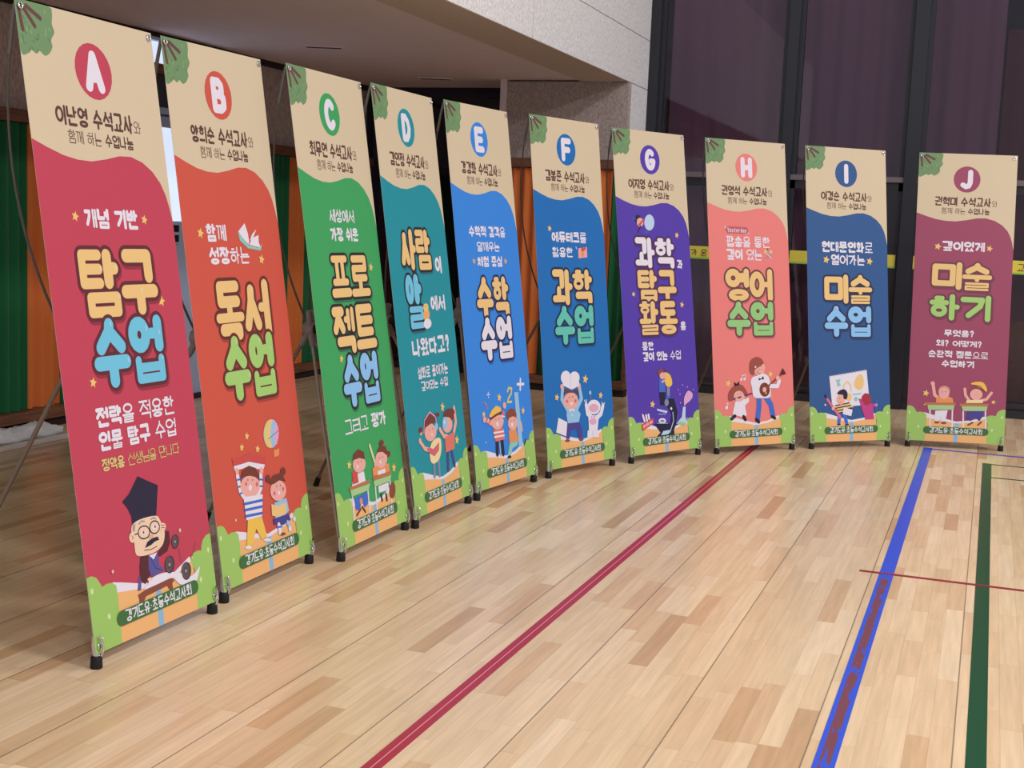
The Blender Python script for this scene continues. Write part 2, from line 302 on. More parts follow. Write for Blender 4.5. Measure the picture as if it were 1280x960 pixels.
# drawings and wording on each banner, in sheet centimetres (from the left, from the top)
DATA = {
 'A': [
  ('t','*개념 기반*','m','white',(17.7,55.8),(42.4,61.7)),
  ('s','star',(13.8,58.4),1.6),
  ('s','star',(45.3,58.6),1.6),
  ('s','star',(49.1,83.5),1.8),
  ('b','탐구','yel',(13,67.8),(47.7,87)),
  ('b','수업','sky',(14.7,87.8),(47.2,107.5)),
  ('s','star',(12.7,105.4),1.6),
  ('t','*전략*을 적용한','m','white',(12.1,112.7),(49.3,118.4)),
  ('t','*인물 탐구* 수업','m','white',(12.1,119.6),(49,125.1)),
  ('t','*정약용* 선생님을 만나다','l','lime',(12.1,127.4),(49.2,130.8)),
  ('p','navy',((27.3,134.5),(31.4,136.5),(36.3,138.7),(33.8,147.4),(29.7,147.3),(22.2,148.1),(22.3,145.6),(21,142.9),(19,140.6),(22.3,139),(24.5,137.1))),
  ('p','blue3',((22.2,163.6),(23.6,162.9),(22.6,167.4),(21,167.3))),
  ('p','maroon',((24.3,157.3),(28.9,158.5),(27.7,164),(26.4,165),(24.8,166.2),(22.8,164.3),(23.2,160.7))),
  ('p','maroon',((38.9,153.2),(39,156.6),(37.1,159),(33.3,159.8),(31.5,159),(35.4,156.6),(36,152.8))),
  ('p','blue3',((27.8,158.4),(32.4,158.9),(32.4,162.4),(35,164.2),(28.1,164.9),(27.2,162.1))),
  ('p','white',((28.2,158.4),(32.1,158.3),(30,160))),
  ('l','navy',0.2,((28.7,159.3),(30.5,162.7),(33.2,164))),
  ('P','skin2',((22.2,148),(26.5,147.1),(33.5,147.5),(35.3,149.2),(36.8,152.7),(35.7,156),(33.2,157.5),(29.5,158.1),(24.2,157.7),(22.1,156.5),(22,153),(21.3,150.4))),
  ('p','grey',((22.2,148.2),(23.7,147.8),(22.8,150.2),(21.9,149.8))),
  ('e','skin2',(21.5,151.6),(1.5,0),(0,1.5)),
  ('l','brown',0.2,((21.2,151),(21.9,151.7),(21.2,152.1))),
  ('l','grey',0.48,((25.1,148.4),(26.6,147.7),(27.8,148.1))),
  ('l','grey',0.49,((31,148.1),(32.2,147.8),(33.4,148.4))),
  ('e','skin2',(27,151.1),(1.9,0),(0,1.9)),
  ('e','skin2',(32.2,150.7),(1.8,0),(0,1.8)),
  ('e','white',(26.8,151.3),(1.2,0.2),(-0.1,0.5)),
  ('e','white',(32.3,150.7),(1.1,0.2),(-0.1,0.6)),
  ('e','brown',(26.8,151.2),(0.4,0),(0,0.4)),
  ('e','brown',(32.5,150.6),(0.4,0),(0,0.4)),
  ('l','navy',0.37,((29.7,151.6),(29.3,152.4),(28.4,153),(27.2,153.1),(26,152.9),(25,152.4),(24.4,151.6),(24.3,150.7),(24.7,150),(25.6,149.4),(26.8,149.3),(28,149.5),(29,150),(29.6,150.8),(29.7,151.6))),
  ('l','navy',0.37,((34.6,151.1),(34.2,151.9),(33.4,152.4),(32.3,152.6),(31.3,152.4),(30.4,151.9),(29.9,151.2),(29.9,150.3),(30.3,149.6),(31.1,149),(32.1,148.8),(33.1,149),(34,149.5),(34.5,150.3),(34.6,151.1))),
  ('l','navy',0.32,((22.7,151),(24.5,151))),
  ('l','navy',0.33,((29.6,151.3),(30,151))),
  ('e','skin3',(30.1,153.3),(1.2,0.2),(-0.2,0.9)),
  ('p','navy',((26.6,155.8),(28,154.3),(30.3,153.7),(33.1,153.7),(33.7,154.8),(31.5,154.9),(29.7,155.5))),
  ('l','brown',0.24,((26.2,156.4),(29.3,156.8),(32.3,156.5))),
  ('e','skin2',(36.1,151.4),(1.5,0.2),(-0.3,1.2)),
  ('l','brown',0.21,((35.3,150.8),(37.1,151))),
  ('l','brown',0.21,((35.2,151.5),(37,151.8))),
  ('p','brown2',((20.9,168.4),(24,167.9),(37.5,167.2),(38.6,168.4),(37.4,169),(37.6,171.8),(35.7,170.3),(35,169.1),(24.4,169.7),(22.2,171.7),(21.2,171.1),(21.3,169.5))),
  ('P','white',((24,167.6),(25.8,166.5),(27.5,165.2),(33.6,164.9),(41.1,166.5),(46.4,169),(49.8,168.4),(52.3,167.1),(50.2,170.7),(47.5,171.8),(43.5,171.2),(40.4,169.7),(37.7,167.4),(30.8,167.5))),
  ('e','skin2',(27.1,165.3),(1.2,0.2),(-0.1,0.5)),
  ('e','grey2',(41.4,157),(1.8,0.3),(-0.5,2.1)),
  ('e','grey3',(41,157),(1.4,0.2),(-0.4,1.7)),
  ('e','grey2',(41.2,157),(0.7,0.1),(-0.2,0.8)),
  ('e','grey',(41.2,157),(0.4,0.1),(-0.1,0.5)),
  ('e','grey2',(37.3,163.2),(2.3,0.4),(-0.6,2.6)),
  ('e','grey3',(36.8,163.1),(1.8,0.3),(-0.5,2.2)),
  ('e','grey2',(37.1,163.2),(0.9,0.2),(-0.2,1.1)),
  ('e','grey',(37.1,163.2),(0.5,0.1),(-0.1,0.6)),
  ('e','grey2',(45.1,167),(2.4,0.5),(-0.6,2.7)),
  ('e','grey3',(44.6,166.9),(1.9,0.4),(-0.5,2.3)),
  ('e','grey2',(44.8,166.9),(0.9,0.2),(-0.2,1.1)),
  ('e','grey',(44.8,166.9),(0.5,0.1),(-0.1,0.6)),
  ('l','grey2',0.13,((42.7,159.3),(42.9,163.8))),
  ('l','grey2',0.13,((51.6,159.5),(48.5,163.7))),
  ('e','cream',(44.2,154.1),(0.6,0),(0,0.6)),
  ('e','cream',(10.9,159.2),(0.5,0),(0,0.5)),
  ('e','cream',(48.8,163.6),(0.4,0),(0,0.4)),
 ],
 'B': [
  ('t','*함께*','m','white',(13,59.2),(25.3,65.8)),
  ('t','*성장*하는','m','white',(13.3,67),(38.4,73.4)),
  ('s','star',(9.7,62.7),1.9),
  ('s','star',(45.9,71.8),1.9),
  ('p','teal2',((32.4,62),(34.7,64.2),(38.3,66.8),(45.6,67.8),(47.4,65.8),(46,68.7),(37.8,67.8),(33.1,65.1))),
  ('p','white',((32.6,62),(37.2,59.1),(38.7,62.7),(38.9,65.3),(38.4,66.6),(34.7,64.1))),
  ('p','white',((38.7,66.6),(41,64.3),(45.5,63.2),(45.2,65.7),(46.1,67.7))),
  ('p','white',((39.4,65.3),(41.2,63),(44.5,61.1),(41.8,64.2))),
  ('b','독서','yel',(13.8,79),(47.5,98.7)),
  ('b','수업','lim',(14.8,97.7),(46.8,119.2)),
  ('e','pink2',(39.4,133.2),(5.1,0.6),(-1.1,5)),
  ('e','lime',(38.3,133.1),(3.7,0.5),(-1.1,4.8)),
  ('e','yel',(39.4,133.2),(2.6,0.3),(-1.1,4.9)),
  ('e','sky2',(40.8,133.4),(1.9,0.2),(-1.1,4.8)),
  ('e','pink2',(42.6,133.8),(1.4,0.2),(-0.8,3.7)),
  ('l','grey2',0.2,((37.2,134.8),(44.4,132.8))),
  ('p','orange2',((39.8,139.2),(43.7,139.1),(43,141.5),(39.6,141.7))),
  ('s','star',(23.6,131.9),1.5),
  ('s','star',(19.7,135.2),1.5),
  ('s','star',(29.4,137.2),1.5),
  ('e','cream',(11.3,158.5),(0.5,0),(0,0.5)),
  ('p','red2',((13,138.1),(18.2,138.6),(23.6,137.7),(28.9,139.5),(34.2,140.7),(33.3,143.2),(27.9,141.8),(23,140.5),(17.8,140.7),(13.6,140.5))),
  ('p','white',((13.6,140.6),(18.5,140.7),(23,140.6),(27.9,141.9),(33,143.2),(31.4,144.9),(26.5,143.5),(22.7,142),(18.8,142.3),(13.9,142.2))),
  ('l','white',1.88,((15.2,144),(15.9,149.6),(18.6,152.8))),
  ('l','white',1.96,((29.8,145.8),(28.8,150.5),(25.6,153.5))),
  ('l','blue4',0.63,((14.8,145.5),(17.8,145.6))),
  ('l','blue4',0.63,((15.1,147.9),(18.1,148))),
  ('l','blue4',0.63,((15.5,150.3),(18.8,150.2))),
  ('l','blue4',0.65,((27.6,147.5),(31,148.2))),
  ('l','blue4',0.65,((27.1,149.8),(30.5,150.4))),
  ('e','skin',(15.2,142.6),(1.1,0),(0,1.1)),
  ('e','skin',(30.3,144.9),(1.2,0),(0,1.2)),
  ('e','skin',(22.2,148.9),(6,1),(-0.8,3.7)),
  ('p','brown',((16.5,145.9),(18.3,143),(22.7,141.9),(26.8,143.4),(28.7,146.1),(28.3,148.1),(25.9,146.4),(22.7,145.4),(18.5,145.1))),
  ('e','brown',(21.1,146.6),(0.3,0),(0,0.3)),
  ('e','brown',(24,147.1),(0.3,0),(0,0.3)),
  ('e','white',(22,149.4),(1,0),(0,1)),
  ('e','red3',(19.7,147.7),(0.7,0),(0,0.7)),
  ('e','red3',(26.4,149),(0.8,0),(0,0.8)),
  ('p','white',((17.3,151.8),(29.3,153),(27.4,160.4),(17.4,159.8))),
  ('l','blue4',0.95,((17.4,154.2),(28.8,155))),
  ('l','blue4',0.95,((17.4,156.3),(28.1,157.1))),
  ('l','blue4',0.95,((17.4,158.4),(27.7,159.3))),
  ('p','yel2',((18.3,159.8),(27.2,160.5),(29.2,167.9),(25.5,168),(22.8,163.8),(19.6,168.9),(15.9,168.3))),
  ('e','white',(16.9,169),(2.1,0.4),(-0.1,0.6)),
  ('e','white',(29.2,169.1),(2.4,0.5),(-0.1,0.5)),
  ('e','skin',(39.7,153.6),(5.3,0.9),(-0.8,3.6)),
  ('p','brown',((33.7,149.9),(37.5,147.8),(43.1,147.7),(45.4,151.2),(40.9,150.2),(36.8,150.9))),
  ('e','brown',(33.8,148.3),(1.5,0.2),(-0.3,1.3)),
  ('e','brown',(44.4,147.5),(1.7,0.3),(-0.3,1.4)),
  ('e','brown',(38.9,151.9),(0.3,0),(0,0.3)),
  ('e','brown',(41.4,152.1),(0.3,0),(0,0.3)),
  ('e','white',(40,154.5),(0.7,0),(0,0.7)),
  ('e','red3',(36.9,154.1),(0.7,0),(0,0.7)),
  ('e','red3',(43,153.6),(0.7,0),(0,0.7)),
  ('p','sky2',((36.1,157.4),(44.5,157.1),(45.4,161.9),(40.3,163.6),(35.6,162.7))),
  ('p','yel',((34.1,157.4),(38.7,158.9),(44.2,158.7),(43.5,162.3),(38.1,162.8),(33.7,161.4))),
  ('p','purple2',((34.3,162.7),(44.9,162.9),(46,165.3),(40.6,166.1),(34.5,164.8))),
  ('l','white',1.9,((37.5,165.5),(37.9,167.9))),
  ('l','sky2',1.59,((43.6,165.8),(45,168))),
  ('l','blue4',0.67,((36.4,166.1),(39.5,166.5))),
  ('e','brown2',(39.3,169.1),(2.2,0.4),(-0.1,0.5)),
  ('e','white',(48.4,165.5),(0.9,0),(0,0.9)),
  ('e','white',(44.6,168.3),(1,0),(0,1)),
  ('e','white',(37.6,168.2),(0.9,0),(0,0.9)),
 ],
 'C': [
  ('t','세상에서','M','white',(20.1,52.1),(40.9,57.8)),
  ('t','*가장 쉬운*','m','white',(19.4,59.2),(42.8,65)),
  ('b','프로','yel',(16,70.5),(47.9,86.8)),
  ('b','젝트','yel',(13.6,89.8),(48.5,107.8)),
  ('s','star',(50.6,75.1),1.9),
  ('s','star',(16.8,109.5),1.7),
  ('b','수업','sky3',(16.4,108.7),(46.4,128.4)),
  ('t','그리고 *평가*','m','white',(13.1,132.5),(49.2,138.9)),
  ('s','star',(13.3,149.8),1.9),
  ('s','star',(51.2,156.9),2.1),
  ('l','white',0.89,((13,161.9),(12.5,171.3))),
  ('l','white',0.92,((26.3,161.4),(25.8,171.1))),
  ('l','white',0.93,((32.9,161.7),(32.1,172.1))),
  ('l','white',0.97,((46.4,161.3),(45.7,171.9))),
  ('p','blue4',((14.3,162.9),(25.7,162.2),(25,167.1),(22,167.7),(20.1,164.8),(17.9,167.9),(14.7,167.4))),
  ('e','orange2',(19.7,164.8),(1.2,0),(0,1.2)),
  ('l','brown',1.01,((15,169.4),(18.6,167.7))),
  ('l','brown',1.03,((20.1,167.2),(22.2,169.4))),
  ('e','brown2',(47.6,165.5),(2.8,0.4),(-1,3.3)),
  ('p','white',((35.4,161.8),(44.7,161.8),(44.1,164.7),(35.3,164.4))),
  ('l','navy',1.21,((37.1,165.5),(37.5,167.9))),
  ('l','navy',1.23,((41.5,166),(41.7,168.5))),
  ('p','white',((15.5,154.1),(24.6,154),(25.2,158.6),(13.5,158.2))),
  ('p','red2',((14.9,152.8),(19,152.3),(19.3,157.5),(14.3,157.5))),
  ('e','skin',(21.4,150.7),(5.3,0.7),(-0.8,3.2)),
  ('p','brown',((16.4,148.5),(17.8,146.2),(22.1,144.9),(26.5,146.8),(26.6,149.7),(22,148.4))),
  ('e','white',(19.8,151.5),(0.7,0),(0,0.7)),
  ('e','brown',(20.8,150),(0.3,0),(0,0.3)),
  ('e','brown',(23.3,149.9),(0.3,0),(0,0.3)),
  ('p','orange2',((31.9,154),(47,154.4),(46.7,157.7),(32,157.2))),
  ('p','white',((36.2,155.9),(43.1,155.8),(42.9,158),(36.1,157.7))),
  ('e','skin',(40.6,151.7),(5.3,0.6),(-1,3.5)),
  ('p','brown',((37.4,148.6),(40.3,146.4),(45.6,147.1),(47.4,150.7),(45,150.6),(42.4,149))),
  ('e','brown',(42.4,145.4),(2.1,0.2),(-0.3,1.2)),
  ('e','brown',(47.6,150.7),(1.7,0.2),(-0.4,1.2)),
  ('e','white',(39.5,152.7),(0.7,0),(0,0.7)),
  ('e','brown',(39.3,151),(0.3,0),(0,0.3)),
  ('e','brown',(41.9,151),(0.3,0),(0,0.3)),
  ('l','lime2',1.48,((31.8,145),(34.8,152.6))),
  ('e','skin',(34.9,153.1),(1.2,0),(0,1.2)),
  ('p','brown3',((11,158.1),(28.1,157.8),(27.9,159.2),(11.3,159.3))),
  ('p','lime3',((11.7,159.3),(28.5,159.4),(26.6,161.8),(12.2,161.8))),
  ('p','brown3',((31.4,157.3),(48.3,157.7),(47.9,159.2),(31.6,158.9))),
  ('p','lime3',((31.5,159),(47.8,159.3),(46.3,161.5),(31.9,161.5))),
 ],
 'D': [
  ('b','사람','yel',(12.4,59.6),(41.8,76.6)),
  ('t','*이*','m','white',(45.1,70.5),(52.4,79.1)),
  ('b','알','sky',(13,78.8),(28.2,101.5)),
  ('t','*에서*','m','white',(36.3,87.7),(52.1,95.6)),
  ('e','orange3',(30.8,96.3),(3.3,0.1),(-0.6,2.6)),
  ('e','yel',(30.9,93.1),(2.7,0.1),(-0.4,1.7)),
  ('e','white',(31,100.2),(4,0.1),(-0.6,2.2)),
  ('e','brown',(30.4,92.8),(0.3,0),(0,0.3)),
  ('l','navy',0.4,((28.1,102),(27.5,102.8))),
  ('l','navy',0.4,((32.7,102),(33.3,103.1))),
  ('t','*나왔다고?*','m','white',(13,105.6),(52.1,114.1)),
  ('t','설화로 풀어가는','M','white',(16,118),(47.6,123.5)),
  ('t','깊이있는 수업','M','white',(18.1,124.2),(46.3,128.7)),
  ('s','star',(37.6,137.4),2.4),
  ('s','star',(13.1,145.6),1.7),
  ('s','star',(49.4,153.6),2.4),
  ('l','grey4',2.09,((22.7,160.1),(22.3,165.6))),
  ('l','grey4',2.12,((27.7,160),(27.5,166))),
  ('l','purple2',2.3,((38.4,157.7),(36.9,165))),
  ('l','purple2',2.32,((42.6,157.6),(44.2,164.3))),
  ('p','brown',((16.1,143.7),(18.2,139.9),(23.7,138.1),(28.5,139.5),(29.5,143.3),(24.5,142.8),(19.7,144.5))),
  ('e','brown',(13,144.4),(1.9,0.2),(-0.3,1.2)),
  ('e','brown',(31.2,140),(2.6,0.2),(-0.2,0.9)),
  ('e','skin',(22.5,146.7),(6,0.6),(-0.9,3.7)),
  ('p','brown',((16.9,144.2),(18.7,141),(23.5,140.3),(28.8,143.2),(24.4,142.9))),
  ('l','pink2',0.61,((15.8,146.2),(17.5,140.9),(23.7,138),(29,140.6),(29.5,145.1))),
  ('e','sky2',(29.1,145),(1.6,0.2),(-0.4,1.7)),
  ('e','white',(23.8,147.7),(0.6,0),(0,0.6)),
  ('e','brown',(21.8,145.5),(0.3,0),(0,0.3)),
  ('e','brown',(25,145.4),(0.3,0),(0,0.3)),
  ('l','skin',1.93,((11.3,149.1),(15.2,152.7),(21.6,154.4))),
  ('e','skin',(11.3,148.9),(1.3,0),(0,1.3)),
  ('P','cream2',((22.3,151.3),(27.6,149.9),(32,150.8),(31.6,155.6),(28.3,159.2),(23,160.3),(19.7,158.8),(19.6,154.6))),
  ('p','red3',((16.9,152.9),(20.3,153),(23.6,154),(30.1,151.9),(29.3,155.3),(24,157.3),(19.4,155.4))),
  ('e','brown',(43.7,141.6),(5.8,0.6),(-0.7,2.8)),
  ('e','skin',(40.7,145.7),(5.3,0.5),(-0.9,3.4)),
  ('e','sky2',(38.2,144.6),(2.8,0.3),(-0.7,2.8)),
  ('e','white',(37.9,144.1),(0.8,0),(0,0.8)),
  ('l','skin',2.37,((49.6,139.1),(50.1,145.4),(46.1,150.7))),
  ('l','skin',2.15,((32.3,146.6),(35.7,150),(39.6,151))),
  ('p','coral',((36.6,150.7),(47.3,149.5),(45.7,157),(35.8,157.4))),
  ('e','brown',(45.4,140.7),(4.5,0.4),(-0.5,1.8)),
 ],
 'E': [
  ('t','*수학적 감각*을','m','white',(12.6,56.8),(47.9,62.4)),
  ('t','일깨우는','M','white',(18.9,64.2),(41.1,69.3)),
  ('t','*체험 중심*','m','white',(18.3,71),(42.5,76.6)),
  ('s','orange3',(15,73.6),1.6),
  ('s','orange3',(45.6,73.7),1.7),
  ('b','수학','yel',(14.9,81.3),(45.9,100.3)),
  ('b','수업','white',(15.4,100.5),(45.8,120.4)),
  ('l','white',1.4,((50.6,131.8),(49.5,137))),
  ('l','white',1.38,((47,134.1),(53.5,134.5))),
  ('l','lime',1.13,((36.4,136.7),(38,135.1),(40.9,135.6),(40,138),(36.7,140.2),(35.6,141.8),(39.7,142))),
  ('l','white',0.54,((16.4,136.5),(18.9,136.5))),
  ('e','white',(17.7,135.5),(0.4,0),(0,0.4)),
  ('e','white',(17.6,137.6),(0.4,0),(0,0.4)),
  ('s','star',(27.9,138.8),2.2),
  ('s','star',(50.6,147.5),2),
  ('s','star',(11.8,145.2),1.7),
  ('l','coral',0.64,((13,139.8),(15.1,141.1),(15.3,143.1))),
  ('e','cream',(11.7,158.5),(0.5,0),(0,0.5)),
  ('p','sky2',((42.9,137.7),(47,137.9),(47.4,164.6),(43.3,164.5))),
  ('e','brown2',(38.5,148.4),(5,0.5),(-0.6,3.2)),
  ('p','orange2',((34.2,155.4),(41.9,155.3),(43.3,161.4),(34.3,161.9))),
  ('p','teal2',((34.3,161.8),(42.9,161.5),(42,163.5),(36.7,164.4),(34.6,167.7),(31.5,166.8))),
  ('e','navy',(33,168.1),(1.8,0.2),(-0.1,0.7)),
  ('e','skin',(39,152.3),(4.8,0.5),(-0.7,3.4)),
  ('p','brown2',((34.3,149.7),(36.1,147.2),(40.7,147.5),(43.9,150.3),(39.6,149.1))),
  ('e','white',(38.3,153),(1,0),(0,1)),
  ('e','brown',(37.5,151.1),(0.3,0),(0,0.3)),
  ('e','brown',(40.7,151.1),(0.3,0),(0,0.3)),
  ('l','skin',1.59,((47.2,153.2),(47.7,156.8))),
  ('l','navy',0.91,((49.1,164),(50.8,161.9))),
  ('l','navy',2.68,((22.2,159.3),(21.5,165.1))),
  ('l','navy',2.71,((27,159.2),(27.1,165.7))),
  ('l','sky2',0.86,((24.6,160.3),(24.5,166.2))),
  ('l','coral',2.44,((14.4,148.4),(19.7,151),(23.2,153.4))),
  ('l','coral',2.54,((30.3,146.7),(27.5,150.9),(25.6,153.7))),
  ('l','white',0.64,((15.7,148),(14.8,149.4))),
  ('l','white',0.64,((18,149.2),(17.1,150.6))),
  ('l','white',0.66,((27.8,147.6),(31.3,148.4))),
  ('l','white',0.66,((26.8,149.5),(29.9,150.3))),
  ('e','skin',(12,147.7),(1.5,0),(0,1.5)),
  ('e','skin',(32.1,143),(1.6,0),(0,1.6)),
  ('p','coral',((19.1,153.4),(29,153.6),(29.8,159.1),(20.6,159.2))),
  ('l','white',0.86,((19.5,154.9),(29.2,155.2))),
  ('l','white',0.86,((19.8,156.9),(29.3,157.2))),
  ('e','skin',(23.8,150.1),(6,0.6),(-0.6,3.6)),
  ('l','brown',1.18,((18.4,147.9),(23.2,146.7),(28.4,146))),
  ('p','yel2',((16.2,146.6),(19.3,144.1),(23.9,142.3),(27.9,143.5),(28.6,145.4),(23.3,146.1),(18,147.4))),
  ('e','white',(23.7,151.1),(1.1,0),(0,1.1)),
  ('e','brown',(22.5,148.9),(0.3,0),(0,0.3)),
  ('e','brown',(25.7,148.8),(0.3,0),(0,0.3)),
 ],
 'F': [
  ('s','star',(11.9,57.2),1.8),
  ('t','*에듀테크*를','m','white',(13.3,58.3),(43.8,64.5)),
  ('t','활용한','M','white',(13,66.4),(31.2,72)),
  ('p','pink3',((35.8,67),(43.5,66.2),(43.5,71.6),(35.6,72.2))),
  ('e','red2',(39.6,67.6),(1.3,0),(0,1.3)),
  ('e','orange2',(39.4,70),(1.6,0),(0,1.6)),
  ('e','red2',(41.6,67.1),(0.9,0),(0,0.9)),
  ('l','white',0.51,((33.8,66.3),(34.3,67.2))),
  ('b','과학','yel',(12,78.3),(46.5,96.3)),
  ('b','수업','tea',(12.5,97.1),(46,116.7)),
  ('s','star',(35.9,135.8),2.6),
  ('s','star',(10.4,143.6),2),
  ('s','star',(49,145.3),2.1),
  ('l','sky2',2.54,((15.6,139.3),(14.5,144.9),(19.1,150.8))),
  ('l','sky2',2.6,((30.1,139.4),(31.6,145.6),(26.5,151.2))),
  ('e','skin',(15.1,138.4),(1.4,0),(0,1.4)),
  ('e','skin',(30.1,138.9),(1.4,0),(0,1.4)),
  ('p','purple2',((17.7,157.2),(28.3,157.1),(30.6,161.1),(30.7,166.4),(27.4,166.5),(25.9,161.1),(20.6,161.8),(19.5,165.8),(16.6,165.6))),
  ('e','brown2',(17.5,166.5),(2.1,0.2),(-0.1,0.7)),
  ('e','brown2',(29.4,167),(2.1,0.2),(-0.1,0.9)),
  ('p','white',((10.7,154.1),(18.1,157),(16.5,164.2),(8.2,161.4))),
  ('l','purple2',0.56,((8.2,161.7),(16.7,164.6))),
  ('p','sky2',((18.2,150.2),(27.1,150.5),(30,153.6),(28.2,157.8),(18.5,157.6),(17.7,153.5))),
  ('e','skin',(22.1,146.3),(6.4,0.4),(-0.4,4.4)),
  ('p','brown',((15.7,142.7),(17.4,139.5),(22.9,141.3),(29.2,140.6),(29.5,143.8),(25.9,141.8),(22.9,142.1),(19.1,141.7))),
  ('e','white',(18.8,133.9),(4.3,0.2),(-0.3,3.5)),
  ('e','white',(26.3,134.6),(4.5,0.2),(-0.3,3.4)),
  ('p','white',((14.9,134.7),(30.2,135.5),(29.9,138.9),(23.5,140.5),(16.3,138))),
  ('l','grey',0.19,((23.2,132.5),(22.9,139.1))),
  ('e','white',(22.6,147.7),(0.9,0),(0,0.9)),
  ('e','brown',(20.9,144.3),(0.4,0),(0,0.4)),
  ('e','brown',(23.7,144.3),(0.4,0),(0,0.4)),
  ('e','red3',(18.7,146.2),(0.9,0),(0,0.9)),
  ('e','red3',(26.1,146.6),(0.9,0),(0,0.9)),
  ('p','white',((20.2,150.4),(25.1,150.6),(24,152.2),(22.6,150.9),(21,152.1))),
  ('e','white',(22.6,153.7),(0.5,0),(0,0.5)),
  ('l','white',2.63,((35.3,149.4),(36.2,154.1),(39.2,155.8))),
  ('l','white',2.69,((50.4,151),(48.4,155),(45,156.6))),
  ('l','white',0.68,((34,146.8),(35.3,149))),
  ('l','white',0.68,((35.8,146.7),(35.3,149))),
  ('l','white',0.7,((49.6,149.1),(50.5,150.7))),
  ('l','white',0.7,((52.1,149.6),(50.5,150.7))),
  ('p','white',((36.7,155),(46.3,155.7),(44.3,163.7),(36.6,163.1))),
  ('p','white',((35.4,162.9),(45,163.6),(45.6,167.3),(34.8,166.6))),
  ('e','white',(42.2,151),(6,0.4),(-0.3,3.9)),
  ('e','pink2',(41.9,151.5),(4.4,0.3),(-0.2,2.2)),
  ('e','pink3',(41.5,151.5),(2.3,0.2),(-0.1,1.1)),
  ('e','pink2',(40.6,158.6),(3.3,0.3),(-0.2,1.7)),
  ('l','grey',0.49,((39.3,147.2),(39.6,144.2))),
  ('e','sky2',(39.4,143.2),(1.1,0),(0,1.1)),
  ('e','red3',(39.6,156.1),(0.4,0),(0,0.4)),
  ('e','red3',(41.1,156.2),(0.4,0),(0,0.4)),
  ('e','red3',(42.6,156.3),(0.4,0),(0,0.4)),
  ('l','grey',0.2,((40.1,163.4),(39.8,166.8))),
 ],
 'G': [
  ('e','navy',(17.1,49.9),(2.7,0),(0,2.7)),
  ('e','pink3',(18.6,51.3),(2.8,-0),(-0.2,2.5)),
  ('e','skin',(18,50.3),(1.8,-0),(-0.1,1.2)),
  ('l','navy',0.72,((16.1,57.1),(19,53.3))),
  ('l','red2',1.23,((17.7,52.9),(21.3,49.9))),
  ('e','ltblue',(26.2,51.2),(4.2,-0.1),(-0.4,4.5)),
  ('l','blue4',0.41,((11.7,50.4),(14.1,48.7),(15.3,49.9))),
  ('l','blue4',0.41,((21.2,56.6),(24.7,56.6))),
  ('b','과학','white',(13.4,59.9),(45.8,76.6)),
  ('s','star',(49,57.8),1.9),
  ('t','*과*','m','white',(47.8,71.6),(52.9,77.2)),
  ('b','탐구','yel',(14.2,78),(45.9,95)),
  ('b','활동','yel',(13.9,95.5),(45.4,113.7)),
  ('t','*을*','m','white',(47.6,106.8),(52.7,112.3)),
  ('s','star',(9.7,91.2),1.6),
  ('s','star',(50,97.5),1.9),
  ('t','*통한*','m','white',(14.3,117.6),(24,122.8)),
  ('t','*깊이 있는* 수업','m','white',(14.3,123.2),(46.8,128.8)),
  ('s','star',(20,152.7),2.2),
  ('p','ink',((31.6,150),(38.5,150.5),(40.8,158.2),(38.8,165.4),(34.6,171.7),(28.5,171.3),(33.8,165),(35.5,159.3),(31.8,153.9))),
  ('p','ink',((20.3,163.6),(32.6,164.1),(37.2,169),(36.9,172),(21.7,171.2),(25.4,168.8))),
  ('p','ltblue',((27.7,168.2),(33.6,167.9),(32,170.2),(25.6,170.4))),
  ('p','blue4',((26.7,138.8),(31.4,139),(31.2,146.5),(26.3,146.3))),
  ('p','ink',((26.1,146.2),(31.4,146.5),(30.3,153.8),(26.8,153.7))),
  ('e','grey4',(31.9,152.4),(1.8,0.1),(-0.2,2)),
  ('p','ltblue',((23.3,155.3),(32.3,157.2),(31.4,158.4),(23.7,156.5))),
  ('e','white',(27.4,162.4),(3.1,0.2),(-0.1,1.5)),
  ('e','grey4',(27.4,162.5),(1.8,0.1),(-0.1,0.7)),
  ('l','ltblue',0.27,((24.7,158.5),(30.5,158.9))),
  ('l','ltblue',0.27,((23.1,163.5),(31.7,164.1))),
  ('e','white',(35.5,156),(0.8,0),(0,0.8)),
  ('l','ltblue',0.55,((36.7,158.2),(36.9,163.1),(33.2,169.4))),
  ('l','grey4',2.37,((34.2,143),(33.7,148.2))),
  ('e','blue4',(33.3,149.5),(1.8,0.1),(-0.1,0.9)),
  ('P','yel2',((31.5,135.4),(36.1,137),(37.6,141.7),(35.5,143.6),(32,142.7),(31.4,138.7))),
  ('e','brown2',(28.4,135.4),(2.7,0.1),(-0.2,2)),
  ('e','pink3',(29.7,137.2),(2.5,0.1),(-0.2,1.9)),
  ('p','brown',((31,133.8),(33.6,133.2),(33.5,134.9))),
  ('l','skin',1.09,((31.3,140),(29,140.6))),
  ('p','red2',((10,163.2),(20.1,160.2),(20,163.3),(10.2,167))),
  ('p','pink3',((11.1,163.8),(19,161.4),(19.1,162.9),(11.2,165.5))),
  ('l','white',1.41,((11.5,158.4),(12.6,161.6))),
  ('l','white',1.42,((14,158.5),(14.6,161.4))),
  ('l','white',1.42,((16,158.3),(16.4,160.5))),
  ('e','pink3',(11,157.7),(0.4,0),(0,0.4)),
  ('l','red2',0.44,((13.3,162.8),(13.6,165.3))),
  ('l','red2',0.44,((16.1,162.1),(16.4,164.6))),
  ('P','pink2',((46.8,155.2),(47.2,150.4),(51,146.8),(54.8,149),(52.5,152.3),(48.5,154.2))),
  ('p','ltblue',((45.6,155.7),(47.9,155.7),(47.2,161.6),(49.2,165.4),(46,166.4),(39,164.8),(44.1,161.4))),
